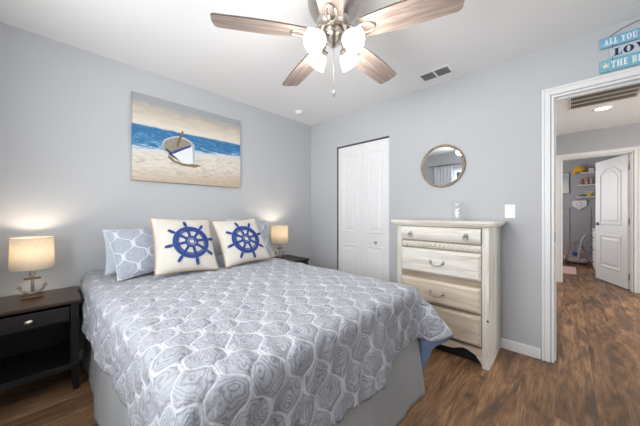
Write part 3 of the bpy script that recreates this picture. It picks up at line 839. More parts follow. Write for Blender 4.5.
def bail(par, x, z, y, w=0.05):
    p = MB()
    for s in (-1, 1):
        fn = lambda a, b, d, s=s: (x + s * w + a * 0.9, y - d, z + b * 1.5)
        p.lathe([(0.0001, 0.007), (0.007, 0.006), (0.011, 0.002), (0.012, 0.0)], seg=16, fn=fn)
        p.tube([(x + s * w, y - 0.004, z), (x + s * w, y - 0.02, z)], 0.0045, 8)
    pts = []
    for k in range(21):
        u = -1 + 2 * k / 20; e = abs(u)
        pts.append((x + u * w, y - 0.019 - 0.004 * (1 - e * e), z - 0.026 * (1 - e ** 4) + 0.007 * math.exp(-((e - 0.86) / 0.09) ** 2)))
    p.tube(pts, [0.0035 + 0.0025 * (1 - abs(k - 10) / 10) for k in range(21)], 8)
    p.build('bail_pull', m_pull, par, recalc=True)
xw = hw_ - 0.049
# top drawer: convex front
d = MB(); prof = []
z0, z1 = 0.919, 1.035
for k in range(15):
    u = k / 14; prof.append((FR - 0.004 - 0.022 * math.sin(pi * u) ** 0.7, z0 + (z1 - z0) * u))
poly = [(FR + 0.03, z0)] + prof + [(FR + 0.03, z1)]
d.prism(poly, lambda a, b, t: (t, a, b), -xw, xw)
do = d.build('drawer', m_wash, dr, recalc=True, bevel=0.002)
for xx in (-0.22, 0.215): dpull_ring(do, xx, 0.978, FR - 0.0255)
# reeded lattice strip
st = MB(); st.box(-xw, xw, FR + 0.006, FR + 0.03, 0.859, 0.905)
n = 17
for k in range(n):
    x = -xw + (k + 0.5) * 2 * xw / n
    st.tube([(x - 0.017, FR + 0.004, 0.862), (x + 0.017, FR + 0.004, 0.902)], 0.0085, 8)
    st.tube([(x - 0.017, FR + 0.0015, 0.902), (x + 0.017, FR + 0.0015, 0.862)], 0.006, 6)
st.build('carved_strip', m_wash, dr)
for i, (z0, z1, mt_) in enumerate(((0.643, 0.845, m_wash), (0.403, 0.589, m_worn), (0.157, 0.381, m_worn))):
    d = MB(); d.box(-xw, xw, FR - 0.006, FR + 0.03, z0, z1)
    V = []; F = []
    loops = [(0.0, 0.006), (0.004, 0.010), (0.016, 0.022), (0.022, 0.023)]
    for ins, dp in loops: V += [(-xw + ins, FR - dp, z0 + ins), (xw - ins, FR - dp, z0 + ins), (xw - ins, FR - dp, z1 - ins), (-xw + ins, FR - dp, z1 - ins)]
    for a in range(len(loops) - 1):
        for k in range(4): F.append((a * 4 + k, a * 4 + (k + 1) % 4, a * 4 + 4 + (k + 1) % 4, a * 4 + 4 + k))
    m4 = 4 * (len(loops) - 1); F.append((m4, m4 + 1, m4 + 2, m4 + 3))
    d.add(V, F)
    do = d.build('drawer', mt_, dr)
    bail(do, 0.0, (z0 + z1) / 2 + 0.004, FR - 0.023)
# scalloped apron
ap = MB(); pts = [(-hw_ + 0.046, 0.139), (-hw_ + 0.046, 0.03)]
N = 60
for k in range(N + 1):
    u = -1 + 2 * k / N; e = abs(u); x = u * (hw_ - 0.046)
    z = 0.078 + 0.032 * math.exp(-((e - 0.62) / 0.2) ** 2) - 0.004 * math.exp(-(e / 0.16) ** 2)
    if e > 0.86: z = 0.078 + 0.032 * math.exp(-((0.86 - 0.62) / 0.2) ** 2) - (e - 0.86) / 0.14 * 0.060
    pts.append((x, z))
pts += [(hw_ - 0.046, 0.03), (hw_ - 0.046, 0.139)]
# build as strip so that the concave outline stays clean
V = []; F = []
xs = [(-1 + 2 * k / N) for k in range(N + 1)]
prof2 = pts[2:-2]
for y in (FR + 0.004, FR + 0.026):
    for (x, z) in prof2: V += [(x, y, z), (x, y, 0.139)]
n2 = 2 * (N + 1)
for k in range(N):
    a = 2 * k
    F.append((a, a + 2, a + 3, a + 1)); F.append((n2 + a, n2 + a + 1, n2 + a + 3, n2 + a + 2)); F.append((a, n2 + a, n2 + a + 2, a + 2))
ap.add(V, F); ap.build('scalloped_apron', m_worn, dr)
kn = MB(); fn = lambda a, b, d_: (hw_ - 0.008 + a * 0.8, FR - d_, 0.36 + b)
kn.lathe([(0.0001, 0.0012), (0.008, 0.001), (0.009, 0.0001)], seg=12, fn=fn); kn.build('wood_knot', plain('knot', (70, 56, 44), 0.7), dr)

# glass candle holder on the dresser
mg = NT('clear_glass'); _t = mg.n('BsdfTransparent'); _t.inputs[0].default_value = (0.975, 0.978, 0.98, 1); _g = mg.n('BsdfGlossy'); _g.inputs['Roughness'].default_value = 0.05
_d = mg.n('BsdfDiffuse'); _d.inputs[0].default_value = (0.9, 0.91, 0.92, 1)
_a = mg.n('MixShader'); _a.inputs[0].default_value = 0.5; mg.l(_g.outputs[0], _a.inputs[1]); mg.l(_d.outputs[0], _a.inputs[2])
_m = mg.n('MixShader'); _m.inputs[0].default_value = 0.14; mg.l(_t.outputs[0], _m.inputs[1]); mg.l(_a.outputs[0], _m.inputs[2])
mg.l(_m.outputs[0], mg.t.nodes['Material Output'].inputs[0]); mg = mg.m
g = MB(); g.lathe([(0.0001, 0.0), (0.036, 0.0), (0.039, 0.004), (0.037, 0.03), (0.036, 0.09), (0.038, 0.125), (0.047, 0.160), (0.044, 0.160), (0.0345, 0.125), (0.0325, 0.09), (0.033, 0.03), (0.032, 0.014), (0.0001, 0.012)], (0, 0, 0), 32)
vs = g.build('glass_vase', mg, loc=(2.052, -0.20, 1.0892), recalc=True)
tag(vs, 'clear glass vase with flared rim standing on the whitewashed dresser', 'vase')

# ------------------------------------------------------------------ mirror, switch
m_bronze = plain('weathered_bronze', (150, 134, 112), 0.45, 0.35, var=0.2, nscale=30)
mm = NT('mirror_silver').set(base=(0.92, 0.93, 0.94, 1), rough=0.01, metal=1.0).m
mi = thing('wall_mirror', 'round wall mirror in a thin wooden frame above the dresser', 'mirror', (1.862, -0.001, 1.613))
fn = lambda a, b, d_: (a, -d_, b)
f = MB(); f.lathe([(0.186, 0.0), (0.207, 0.0), (0.209, 0.012), (0.207, 0.022), (0.198, 0.025), (0.189, 0.020), (0.186, 0.010), (0.186, 0.0)], seg=72, fn=fn); f.build('frame', m_bronze, mi, recalc=True)
g = MB(); g.lathe([(0.0001, 0.010), (0.1858, 0.010), (0.1858, 0.002), (0.0001, 0.002)], seg=72, fn=fn, smooth=False); g.build('glass', mm, mi, recalc=True)
sw = thing('light_switch', 'white rocker light switch plate on the wall right of the dresser', 'light switch', (2.404, -0.0005, 1.165))
p = MB(); p.box(-0.036, 0.036, -0.006, 0, -0.058, 0.058); p.build('plate', m_plastic, sw, bevel=0.003)
p = MB(); p.add([(-0.017, -0.0065, -0.033), (0.017, -0.0065, -0.033), (0.017, -0.0065, 0.033), (-0.017, -0.0065, 0.033), (-0.016, -0.011, -0.031), (0.016, -0.011, -0.031), (0.016, -0.008, 0.031), (-0.016, -0.008, 0.031)],
               [(4, 5, 6, 7), (0, 1, 5, 4), (1, 2, 6, 5), (2, 3, 7, 6), (3, 0, 4, 7), (3, 2, 1, 0)]); p.build('rocker', m_plastic, sw)

# ------------------------------------------------------------------ ceiling items
def louvre(name, label, cat, x0, x1, y0, y1, banks, nsl, mat_f, mat_s, along='x', fw=0.028, bankgap=0.02, tilt=0.6):
    cx, cy = (x0 + x1) / 2, (y0 + y1) / 2
    r = thing(name, label, cat, (cx, cy, H))
    a, b = (x1 - x0) / 2, (y1 - y0) / 2
    f = MB(); t = 0.009
    f.box(-a, a, -b, -b + fw, -t, -0.0005); f.box(-a, a, b - fw, b, -t, -0.0005); f.box(-a, -a + fw, -b + fw, b - fw, -t, -0.0005); f.box(a - fw, a, -b + fw, b - fw, -t, -0.0005)
    return r, f, a, b
r, f, a, b = louvre('ceiling_vent', 'white ceiling air register with two dark louvre banks near the closet wall', 'vent', 1.722, 2.022, -0.305, -0.125, 2, 6, None, None, fw=0.03)
f.box(-0.008, 0.008, -b + 0.03, b - 0.03, -0.009, -0.0005)
f.build('frame', m_plastic, r, bevel=0.003)
k = MB(); k.box(-a + 0.03, a - 0.03, -b + 0.03, b - 0.03, -0.002, -0.001); k.build('duct_shade', m_dark, r)  # dark sheet stands for the shade up inside the opening
m_slat = plain('vent_slat', (118, 118, 120), 0.5)
for bx0, bx1 in ((-a + 0.031, -0.009), (0.009, a - 0.031)):
    for j in range(7):
        y = -b + 0.036 + j * (2 * b - 0.072) / 6
        s = MB(); s.add([(bx0, y - 0.003, -0.0025), (bx1, y - 0.003, -0.0025), (bx1, y + 0.005, -0.008), (bx0, y + 0.005, -0.008), (bx0, y - 0.0015, -0.0025), (bx1, y - 0.0015, -0.0025), (bx1, y + 0.0065, -0.008), (bx0, y + 0.0065, -0.008)],
                        [(0, 1, 2, 3), (7, 6, 5, 4), (0, 4, 5, 1), (3, 2, 6, 7), (0, 3, 7, 4), (1, 5, 6, 2)]); s.build('slat', m_slat, r)
lv = MB(); lv.box(a - 0.024, a - 0.006, -0.004, 0.004, -0.022, -0.009); lv.build('lever', m_plastic, r)

sdm = thing('smoke_detector', 'small round white smoke detector on the ceiling near the corner', 'smoke detector', (0.274, -0.479, H - 0.0005))
s = MB(); s.lathe([(0.0001, -0.034), (0.030, -0.034), (0.040, -0.028), (0.044, -0.012), (0.058, -0.011), (0.060, 0.0)], seg=36); s.build('housing', m_plastic, sdm)
s = MB(); s.lathe([(0.0001, -0.0365), (0.008, -0.036), (0.009, -0.0345)], seg=16); s.build('test_button', m_slat, sdm)

# ---- ceiling fan
FX, FYY, FZ = 1.782, -1.544, H
fan = thing('ceiling_fan', 'flush mount ceiling fan with five grey oak blades and four lit frosted shades', 'ceiling fan', (FX, FYY, FZ))
mh = MB(); mh.lathe([(0.0001, -0.001), (0.142, -0.001), (0.148, -0.020), (0.150, -0.075), (0.146, -0.105), (0.128, -0.138), (0.098, -0.165), (0.088, -0.180), (0.0001, -0.180)], seg=48)
mh.build('motor_housing', m_nickel, fan)
hb_ = MB(); hb_.lathe([(0.0001, -0.181), (0.094, -0.181), (0.098, -0.192), (0.094, -0.222), (0.078, -0.234), (0.0001, -0.234)], seg=40); hb_.build('flywheel', m_nickel, fan)
lk = MB(); lk.lathe([(0.0001, -0.235), (0.050, -0.235), (0.064, -0.248), (0.064, -0.282), (0.048, -0.298), (0.030, -0.312), (0.022, -0.324), (0.012, -0.330), (0.0001, -0.331)], seg=36); lk.build('light_kit_hub', m_nickel, fan)
m_blade = wood('grey_oak_blade', (118, 100, 92), (184, 168, 157), 0, scale=7, stretch=12, rough=0.45)
m_bedge = plain('dark_blade_edge', (74, 62, 56), 0.5)
bl_mesh = None
for kk in range(5):
    a0 = -2.181 + kk * 2 * pi / 5
    piv = Matrix.Rotation(a0, 4, 'Z') @ Matrix.Translation((0, 0, -0.267)) @ Matrix.Rotation(radians(-12), 4, 'X')
    # blade outline
    pts = []
    def hwid(x): 
        return 0.062 + 0.012 * sstep(0.165, 0.36, x) - 0.004 * sstep(0.45, 0.64, x)
    for k in range(19): x = 0.165 + (0.640 - 0.165) * k / 18; pts.append((x, -hwid(x)))
    pts += [(0.652, -0.064), (0.659, -0.055), (0.664, -0.02), (0.664, 0.02), (0.659, 0.055), (0.652, 0.064)]
    for k in range(18, -1, -1): x = 0.165 + (0.640 - 0.165) * k / 18; pts.append((x, hwid(x)))
    n = len(pts); bm_ = MB()
    bm_.prism(pts, XY, -0.004, 0.004, 0)
    for q in range(len(bm_.mi) - n, len(bm_.mi)): bm_.mi[q] = 1
    bo = bm_.build('blade', [m_blade, m_bedge], fan, recalc=True)
    bo.matrix_basis = piv
    ir = MB()   # blade iron
    ir.box(0.085, 0.175, -0.013, 0.013, 0.0045, 0.0095)
    ir.tube([(0.07, 0, 0.05), (0.10, 0, 0.03), (0.13, 0, 0.008)], [0.012, 0.011, 0.009], 8)
    ring = [(0.185 + 0.055 * cos(2 * pi * k / 24), 0.028 * sin(2 * pi * k / 24), -0.008) for k in range(24)]
    ir.tube(ring, 0.0065, 8, closed=True)
    ir.tube([(0.10, 0, -0.007), (0.135, 0, -0.008)], 0.009, 8)
    io = ir.build('blade_iron', m_nickel, fan); io.matrix_basis = piv
m_frost = NT('frosted_lit_glass').set(base=(0.95, 0.93, 0.9, 1), rough=0.4, emit=(1.0, 0.93, 0.84, 1), estr=0.9).m
view_az = atan2(-2.676 - FYY, 2.763 - FX)
for kk in range(4):
    a0 = view_az + pi / 4 + 0.03 + kk * pi / 2
    M4 = Matrix.Rotation(a0, 4, 'Z')
    ar = MB(); ar.tube([(0.05, 0, -0.276), (0.066, 0, -0.272), (0.080, 0, -0.288), (0.084, 0, -0.308)], 0.008, 8)
    fit = Matrix.Translation((0.082, 0, -0.310)) @ Matrix.Rotation(radians(-52), 4, 'Y')
    ar.lathe([(0.0001, 0.006), (0.018, 0.004), (0.024, -0.004), (0.026, -0.018), (0.0001, -0.018)], seg=20, fn=lambda x, y, z: tuple(fit @ Vector((x, y, z))))
    ar.build('light_arm', m_nickel, fan, mat4=M4)
    gs = MB()
    gs.lathe([(0.023, -0.016), (0.034, -0.022), (0.044, -0.036), (0.051, -0.056), (0.057, -0.080), (0.064, -0.100), (0.061, -0.1005), (0.054, -0.080), (0.048, -0.056), (0.041, -0.037), (0.031, -0.025), (0.020, -0.018)], seg=32, fn=lambda x, y, z: tuple(fit @ Vector((x, y, z))))
    go = gs.build('glass_shade', m_frost, fan, mat4=M4)
    bb_ = MB(); bb_.ell((0, 0, -0.062), 0.020, 0.020, 0.032, m=0)
    bb_.v = [tuple(fit @ Vector(p)) for p in bb_.v]
    m_bulb_f = bpy.data.materials.get('fan_bulb') or NT('fan_bulb').set(base=(1, 1, 1, 1), emit=(1.0, 0.92, 0.8, 1), estr=9.0).m
    bb_.build('bulb', m_bulb_f, go, mat4=M4)
    pos = M4 @ fit @ Vector((0, 0, -0.118))
    lamp_light('fan_light', tuple(pos), 6.8, (1.0, 0.97, 0.93), 0.06, fan)
pc = MB()
cx_, cy_ = 0.018 * cos(view_az), 0.018 * sin(view_az)
pc.tube([(cx_, cy_, -0.318), (cx_, cy_, -0.585)], 0.0012, 6); ch = pc.build('pull_chain', m_nickel, fan)
pf = MB(); pf.lathe([(0.0001, -0.583), (0.004, -0.587), (0.0075, -0.605), (0.0065, -0.620), (0.0001, -0.626)], (cx_, cy_, 0), 12); pf.build('chain_fob', m_pewter, ch)

# ------------------------------------------------------------------ sign over the doorway
def arc(cx, cy, ro, so, ri, si, a0, a1, n=16):
    """list of quads of an elliptic band; ro/so outer radii, ri/si inner radii"""
    Q = []
    for k in range(n):
        t0 = radians(a0 + (a1 - a0) * k / n); t1 = radians(a0 + (a1 - a0) * (k + 1) / n)
        Q.append([(cx + ro * cos(t0), cy + so * sin(t0)), (cx + ro * cos(t1), cy + so * sin(t1)), (cx + ri * cos(t1), cy + si * sin(t1)), (cx + ri * cos(t0), cy + si * sin(t0))])
    return Q
def glyph(c):
    """bold slab serif capitals, cap height 1: (width, polygons)"""
    r = lambda a, b, c_, d: [(a, b), (c_, b), (c_, d), (a, d)]
    if c == 'A': return 0.86, [[(0.06, 0), (0.16, 0), (0.46, 1), (0.36, 1)], [(0.52, 0), (0.80, 0), (0.52, 1), (0.33, 1)], r(0.2, 0.26, 0.62, 0.36), r(0, 0, 0.24, 0.08), r(0.46, 0, 0.86, 0.08)]
    if c == 'L': return 0.66, [r(0.1, 0, 0.36, 1), r(0, 0, 0.64, 0.10), r(0, 0.92, 0.46, 1), [(0.54, 0.1), (0.64, 0.1), (0.64, 0.38), (0.58, 0.38)]]
    if c == 'Y': return 0.84, [[(0.08, 1), (0.36, 1), (0.55, 0.45), (0.30, 0.45)], [(0.68, 1), (0.78, 1), (0.55, 0.45), (0.45, 0.45)], r(0.29, 0, 0.55, 0.46), r(0.18, 0, 0.66, 0.08), r(0, 0.92, 0.44, 1), r(0.58, 0.92, 0.86, 1)]
    if c == 'O': return 0.86, arc(0.42, 0.5, 0.42, 0.52, 0.15, 0.44, 0, 360, 28)
    if c == 'U': return 0.84, [r(0.08, 0.3, 0.34, 1), r(0.62, 0.3, 0.72, 1), r(0, 0.92, 0.44, 1), r(0.5, 0.92, 0.84, 1)] + arc(0.40, 0.32, 0.32, 0.34, 0.14, 0.22, 180, 360)
    if c == 'N': return 0.88, [r(0.1, 0, 0.2, 1), r(0.66, 0, 0.76, 1), [(0.06, 1), (0.34, 1), (0.76, 0), (0.52, 0)], r(0, 0, 0.3, 0.08), r(0.54, 0.92, 0.88, 1)]
    if c == 'E': return 0.70, [r(0.1, 0, 0.36, 1), r(0, 0, 0.66, 0.10), r(0, 0.90, 0.64, 1), r(0.3, 0.45, 0.54, 0.55), r(0.48, 0.36, 0.54, 0.64), r(0.58, 0.72, 0.64, 1), r(0.6, 0, 0.66, 0.3)]
    if c == 'D': return 0.84, [r(0.1, 0, 0.36, 1), r(0, 0, 0.42, 0.08), r(0, 0.92, 0.42, 1)] + arc(0.38, 0.5, 0.42, 0.5, 0.16, 0.42, -90, 90)
    if c == 'I': return 0.46, [r(0.1, 0, 0.36, 1), r(0, 0, 0.46, 0.08), r(0, 0.92, 0.46, 1)]
    if c == 'S': return 0.66, arc(0.33, 0.74, 0.30, 0.28, 0.08, 0.18, 20, 260) + arc(0.33, 0.27, 0.31, 0.29, 0.08, 0.18, -160, 90)
    if c == 'V': return 0.84, [[(0.06, 1), (0.34, 1), (0.55, 0), (0.40, 0)], [(0.68, 1), (0.78, 1), (0.52, 0), (0.42, 0)], r(0, 0.92, 0.42, 1), r(0.58, 0.92, 0.84, 1)]
    if c == 'T': return 0.76, [r(0.24, 0, 0.50, 1), r(0.14, 0, 0.60, 0.08), r(0, 0.90, 0.74, 1), r(0, 0.66, 0.06, 0.92), r(0.68, 0.66, 0.74, 0.92)]
    if c == 'H': return 0.90, [r(0.08, 0, 0.34, 1), r(0.56, 0, 0.82, 1), r(0.3, 0.46, 0.6, 0.55), r(0, 0, 0.42, 0.08), r(0, 0.92, 0.42, 1), r(0.48, 0, 0.9, 0.08), r(0.48, 0.92, 0.9, 1)]
    if c == 'B': return 0.78, [r(0.1, 0, 0.36, 1), r(0, 0, 0.42, 0.08), r(0, 0.92, 0.42, 1), r(0.3, 0.47, 0.44, 0.55)] + arc(0.40, 0.75, 0.32, 0.25, 0.10, 0.18, -90, 90) + arc(0.40, 0.27, 0.36, 0.27, 0.12, 0.19, -90, 90)
    if c == 'C': return 0.80, arc(0.42, 0.5, 0.42, 0.52, 0.15, 0.43, 40, 320, 24) + [r(0.68, 0.62, 0.74, 0.98)]
    return 0.36, []
def text_mesh(txt, size, mat, parent, x, z, y, sx=1.0, gap=0.1, name='lettering'):
    mb = MB(); cx = x; q = 0
    for c in txt:
        w_, P = glyph(c)
        for p in P:
            pp = [(cx + a * size * sx, z + b * size) for a, b in p]
            ar_ = sum(pp[i][0] * pp[(i + 1) % len(pp)][1] - pp[(i + 1) % len(pp)][0] * pp[i][1] for i in range(len(pp)))
            if ar_ < 0: pp = pp[::-1]
            q += 1; dd = 0.0008 + 0.00002 * (q % 9)
            mb.prism(pp, XZ, y - dd, y)
        cx += (w_ + gap) * size * sx
    return mb.build(name, mat, parent)
sg = thing('hanging_sign', 'three plank blue beach sign lettered ALL YOU NEED above the doorway', 'sign', (2.915, -0.001, 2.126))
m_sb = wood('blue_sign_paint', (112, 170, 200), (140, 192, 216), 0, scale=5, rough=0.7)
m_sg = wood('pale_sign_paint', (176, 192, 208), (198, 210, 220), 0, scale=5, rough=0.7)
m_st = wood('teal_sign_paint', (104, 172, 196), (132, 194, 210), 0, scale=5, rough=0.7)
m_let = plain('white_letter_paint', (236, 238, 240), 0.7); m_navyl = plain('navy_letter_paint', (28, 38, 72), 0.7)
m_wire = plain('sign_wire', (120, 112, 104), 0.5, 0.6); m_star = plain('starfish', (240, 232, 214), 0.8, bump=0.3, bscale=200)
for x0, x1, z0, z1, mt_, txt, tx, sz, lm, sx in (
        (0.0, 0.60, 0.166, 0.236, m_sb, 'ALL YOU NEED IS', 0.020, 0.040, m_let, 0.66),
        (0.048, 0.55, 0.082, 0.157, m_sg, 'LOVE', 0.066, 0.048, m_navyl, 1.15),
        (0.0, 0.60, 0.0, 0.081, m_st, 'THE BEACH', 0.054, 0.044, m_let, 0.66)):
    p = MB(); p.box(x0, x1, -0.018, -0.004, z0, z1); po = p.build('plank', mt_, sg, bevel=0.002)
    text_mesh(txt, sz, lm, po, tx, (z0 + z1) / 2 - sz * 0.5, -0.0180, sx)
s = MB(); pts = []
for k in range(10):
    rr = 0.024 if k % 2 == 0 else 0.010; an = pi / 2 + k * pi / 5 + 0.15; pts.append((0.029 + rr * cos(an), 0.041 + rr * sin(an)))
V = [(0.029, -0.0235, 0.041)] + [(x, -0.0185, z) for x, z in pts]
s.add(V, [(0, 1 + k, 1 + (k + 1) % 10) for k in range(10)]); s.build('starfish', m_star, sg, recalc=True)
w = MB()
w.tube([(0.045, -0.013, 0.236), (0.10, -0.013, 0.268), (0.168, -0.008, 0.288), (0.30, -0.004, 0.303), (0.43, -0.008, 0.288), (0.50, -0.013, 0.268), (0.555, -0.013, 0.236)], 0.0020, 6)
for x in (0.058, 0.53):
    w.tube([(x, -0.0195, 0.180), (x + 0.004, -0.021, 0.162), (x, -0.0195, 0.148)], 0.0018, 6); w.tube([(x, -0.0195, 0.096), (x + 0.004, -0.021, 0.080), (x, -0.0195, 0.068)], 0.0018, 6)
w.tube([(0.30, 0.0, 0.306), (0.30, -0.008, 0.306)], 0.004, 8)
w.build('hanging_wire', m_wire, sg)

# ------------------------------------------------------------------ hall ceiling
r, f, a, b = louvre('return_air_grille', 'large dark slatted return air grille in the hall ceiling', 'vent', 2.755, 3.305, 1.33, 1.80, 3, 6, None, None, fw=0.022)
for q in (1, 2):
    y = -b + 0.022 + q * (2 * b - 0.044) / 3; f.box(-a + 0.022, a - 0.022, y - 0.012, y + 0.012, -0.009, -0.0005)
f.build('frame', plain('grille_enamel', (205, 200, 194), 0.5), r, bevel=0.002)
k = MB(); k.box(-a + 0.02, a - 0.02, -b + 0.02, b - 0.02, -0.002, -0.0008); k.build('duct_shade', m_dark, r)  # dark sheet here too, in place of shade above the slats
m_gs = plain('grille_slat', (176, 168, 158), 0.5)
for j in range(30):
    x = -a + 0.034 + j * (2 * a - 0.068) / 29
    s = MB(); s.box(x - 0.0025, x + 0.0025, -b + 0.022, b - 0.022, -0.0075, -0.0025); s.build('slat', m_gs, r)
rl = thing('recessed_light', 'lit round recessed light in the hall ceiling beside the grille', 'ceiling light', (3.06, 2.03, H))
m_led = NT('lit_lens').set(base=(1, 1, 1, 1), emit=(1.0, 0.93, 0.82, 1), estr=7.0).m
s = MB(); s.lathe([(0.068, -0.004), (0.070, -0.008), (0.088, -0.005), (0.090, -0.0005)], seg=40); s.build('trim_ring', m_plastic, rl)
s = MB(); s.disc(0.068, -0.004, flip=True, seg=40); s.build('lens', m_led, rl)
hl = bpy.data.lights.new('hall_light', 'SPOT'); hl.energy = 27; hl.color = (1.0, 0.84, 0.68); hl.spot_size = radians(165); hl.spot_blend = 0.5; hl.shadow_soft_size = 0.06
ho = bpy.data.objects.new('hall_light', hl); ho.location = (0, 0, -0.012); COL.objects.link(ho); ho.parent = rl

# ------------------------------------------------------------------ nursery
ys = 6.2
# framed picture
fp = thing('framed_picture', 'tall framed picture of a pale scene on the nursery wall', 'picture', (2.60, ys, 1.62))
m_gf = plain('grey_picture_frame', (120, 120, 124), 0.5)
p = MB(); p.box(0, 0.165, -0.025, -0.001, 0, 0.52); p.build('frame', m_gf, fp, bevel=0.003)
Mx = NT('pale_print'); vv = Mx.coord(); nn = Mx.noise(vv, 14, 4, 0.6, 0.5)
spz = Mx.n('SeparateXYZ'); Mx.l(vv, spz.inputs[0])
cc_ = Mx.ramp(Mx.math('ADD', spz.outputs[2], Mx.math('MULTIPLY', nn, 0.25)), [(0.25, lin((226, 228, 226))), (0.42, lin((198, 204, 204))), (0.55, lin((176, 188, 196))), (0.68, lin((206, 214, 220)))])
Mx.set(base=cc_, rough=0.5)
p = MB(); p.box(0.012, 0.153, -0.0275, -0.0252, 0.012, 0.508); p.build('print', Mx.m, fp)
# shelves
m_sw = plain('shelf_white', (232, 230, 232), 0.4)
shz = (2.085, 1.795, 1.512); shx = (2.95, 2.885, 2.89)
for (x0, z, lb) in ((2.95, 2.085, 'top white floating shelf on the nursery wall, holding a yellow plush'), (2.885, 1.795, 'middle white floating shelf on the nursery wall, with brown plush toys'), (2.89, 1.512, 'lowest white floating shelf on the nursery wall, with a yellow toy')):
    s = MB(); s.box(x0, x0 + 0.62, ys - 0.14, ys - 0.001, z, z + 0.022); so_ = s.build('wall_shelf', m_sw, bevel=0.002)
    tag(so_, lb, 'shelf', 'white nursery shelves')
def blobs(name, label, cat, parts, loc, group=None):
    r = thing(name, label, cat, loc, group=group)
    for pn, mt_, ells in parts:
        mb = MB()
        for (c_, r_) in ells: mb.ell(c_, *r_, seg=14, rings=9)
        mb.build(pn, mt_, r)
    return r
m_yel = plain('yellow_plush', (226, 176, 52), 0.9, bump=0.3, bscale=120); m_brn = plain('brown_plush', (150, 112, 92), 0.9, bump=0.3, bscale=120)
m_tan = plain('tan_plush', (190, 156, 138), 0.9, bump=0.3, bscale=120); m_pinkp = plain('pink_plush', (206, 160, 160), 0.9, bump=0.3, bscale=120)
m_grn = plain('green_plush', (120, 150, 120), 0.9)
blobs('plush_turtle', 'large yellow plush toy hanging over the end of the top nursery shelf', 'plush toy', [('body', m_yel, [((0, 0, 0.075), (0.10, 0.058, 0.075)), ((-0.075, 0.0, 0.03), (0.05, 0.05, 0.05)), ((-0.09, -0.01, -0.01), (0.03, 0.03, 0.045))]), ('tail', m_grn, [((-0.055, -0.02, -0.02), (0.028, 0.03, 0.022))])], (2.945, ys - 0.075, 2.118))
blobs('plush_bear', 'small dark brown plush next to the yellow plush on the top nursery shelf', 'plush toy', [('body', m_brn, [((0, 0, 0.035), (0.024, 0.03, 0.034))]), ('head', m_brn, [((0, -0.005, 0.085), (0.022, 0.022, 0.022)), ((-0.016, 0, 0.103), (0.008, 0.008, 0.008)), ((0.016, 0, 0.103), (0.008, 0.008, 0.008))])], (3.062, ys - 0.07, 2.108))
bx = MB(); bx.box(-0.045, 0.045, -0.03, 0.03, 0, 0.09); bo = bx.build('keepsake_box', plain('pale_box', (222, 214, 214), 0.5), loc=(3.135, ys - 0.07, 2.1075), bevel=0.004); tag(bo, 'small pale box on the top nursery shelf', 'box')
bx = MB(); bx.box(-0.02, 0.02, -0.03, 0.03, 0, 0.10); bo = bx.build('picture_book', plain('maroon_cover', (92, 52, 66), 0.6), loc=(3.205, ys - 0.07, 2.1075), bevel=0.002); tag(bo, 'dark maroon book standing at the door end of the top nursery shelf', 'book')
for (x, mt_, s_, lb) in ((2.985, m_brn, 1.0, 'brown plush sitting at the left of the middle nursery shelf'), (3.055, m_tan, 1.15, 'taller tan plush in the middle of the middle nursery shelf'), (3.14, m_pinkp, 1.0, 'pink plush beside the tan one on the middle nursery shelf')):
    blobs('plush_animal', lb, 'plush toy', [('body', mt_, [((0, 0, 0.045 * s_), (0.034 * s_, 0.035, 0.045 * s_))]), ('head', mt_, [((0, -0.01, 0.115 * s_), (0.03 * s_, 0.03, 0.03 * s_)), ((-0.02 * s_, 0, 0.142 * s_), (0.010, 0.010, 0.012)), ((0.02 * s_, 0, 0.142 * s_), (0.010, 0.010, 0.012))])], (x, ys - 0.07, 1.8175), 'plush toys on the middle shelf')
blobs('toy_duck', 'bright yellow toy on the lowest nursery shelf', 'toy', [('body', m_yel, [((0, 0, 0.035), (0.045, 0.035, 0.034))]), ('head', m_yel, [((0.03, -0.01, 0.082), (0.024, 0.024, 0.024))])], (3.115, ys - 0.07, 1.5345))
blobs('toy_car', 'low dark toy at the left of the lowest nursery shelf', 'toy', [('body', m_brn, [((0, 0, 0.026), (0.062, 0.03, 0.018)), ((0.01, 0, 0.048), (0.032, 0.024, 0.016))]), ('wheel', m_dark, [((-0.035, -0.03, 0.013), (0.013, 0.006, 0.013))]), ('wheel', m_dark, [((0.035, -0.03, 0.013), (0.013, 0.006, 0.013))])], (2.985, ys - 0.07, 1.5345))
bx = MB(); bx.box(-0.075, 0.075, -0.008, 0.008, 0, 0.135); bo = bx.build('small_canvas', plain('pale_grey_card', (196, 202, 206), 0.6), loc=(3.11, ys - 0.018, 1.5345), bevel=0.002); tag(bo, 'pale grey card leaning on the wall behind the yellow toy', 'card')
# banner
bn = thing('pennant_banner', 'white pointed felt banner with a pink ring hanging under the nursery shelves', 'banner', (2.935, ys - 0.03, 1.45))
p = MB(); p.prism([(-0.123, 0), (-0.123, -0.13), (0, -0.228), (0.123, -0.13), (0.123, 0)], XZ, -0.004, 0.0); p.build('felt', plain('white_felt', (238, 236, 238), 0.9), bn)
p = MB(); p.tube([(0.052 * cos(2 * pi * k / 30), -0.006, -0.095 + 0.046 * sin(2 * pi * k / 30)) for k in range(30)], 0.006, 6, closed=True); p.build('ring_emblem', plain('blush_thread', (222, 196, 200), 0.9), bn)
p = MB(); p.tube([(-0.135, -0.002, 0.004), (0.135, -0.002, 0.004)], 0.006, 8); p.build('dowel', m_driftwood, bn)
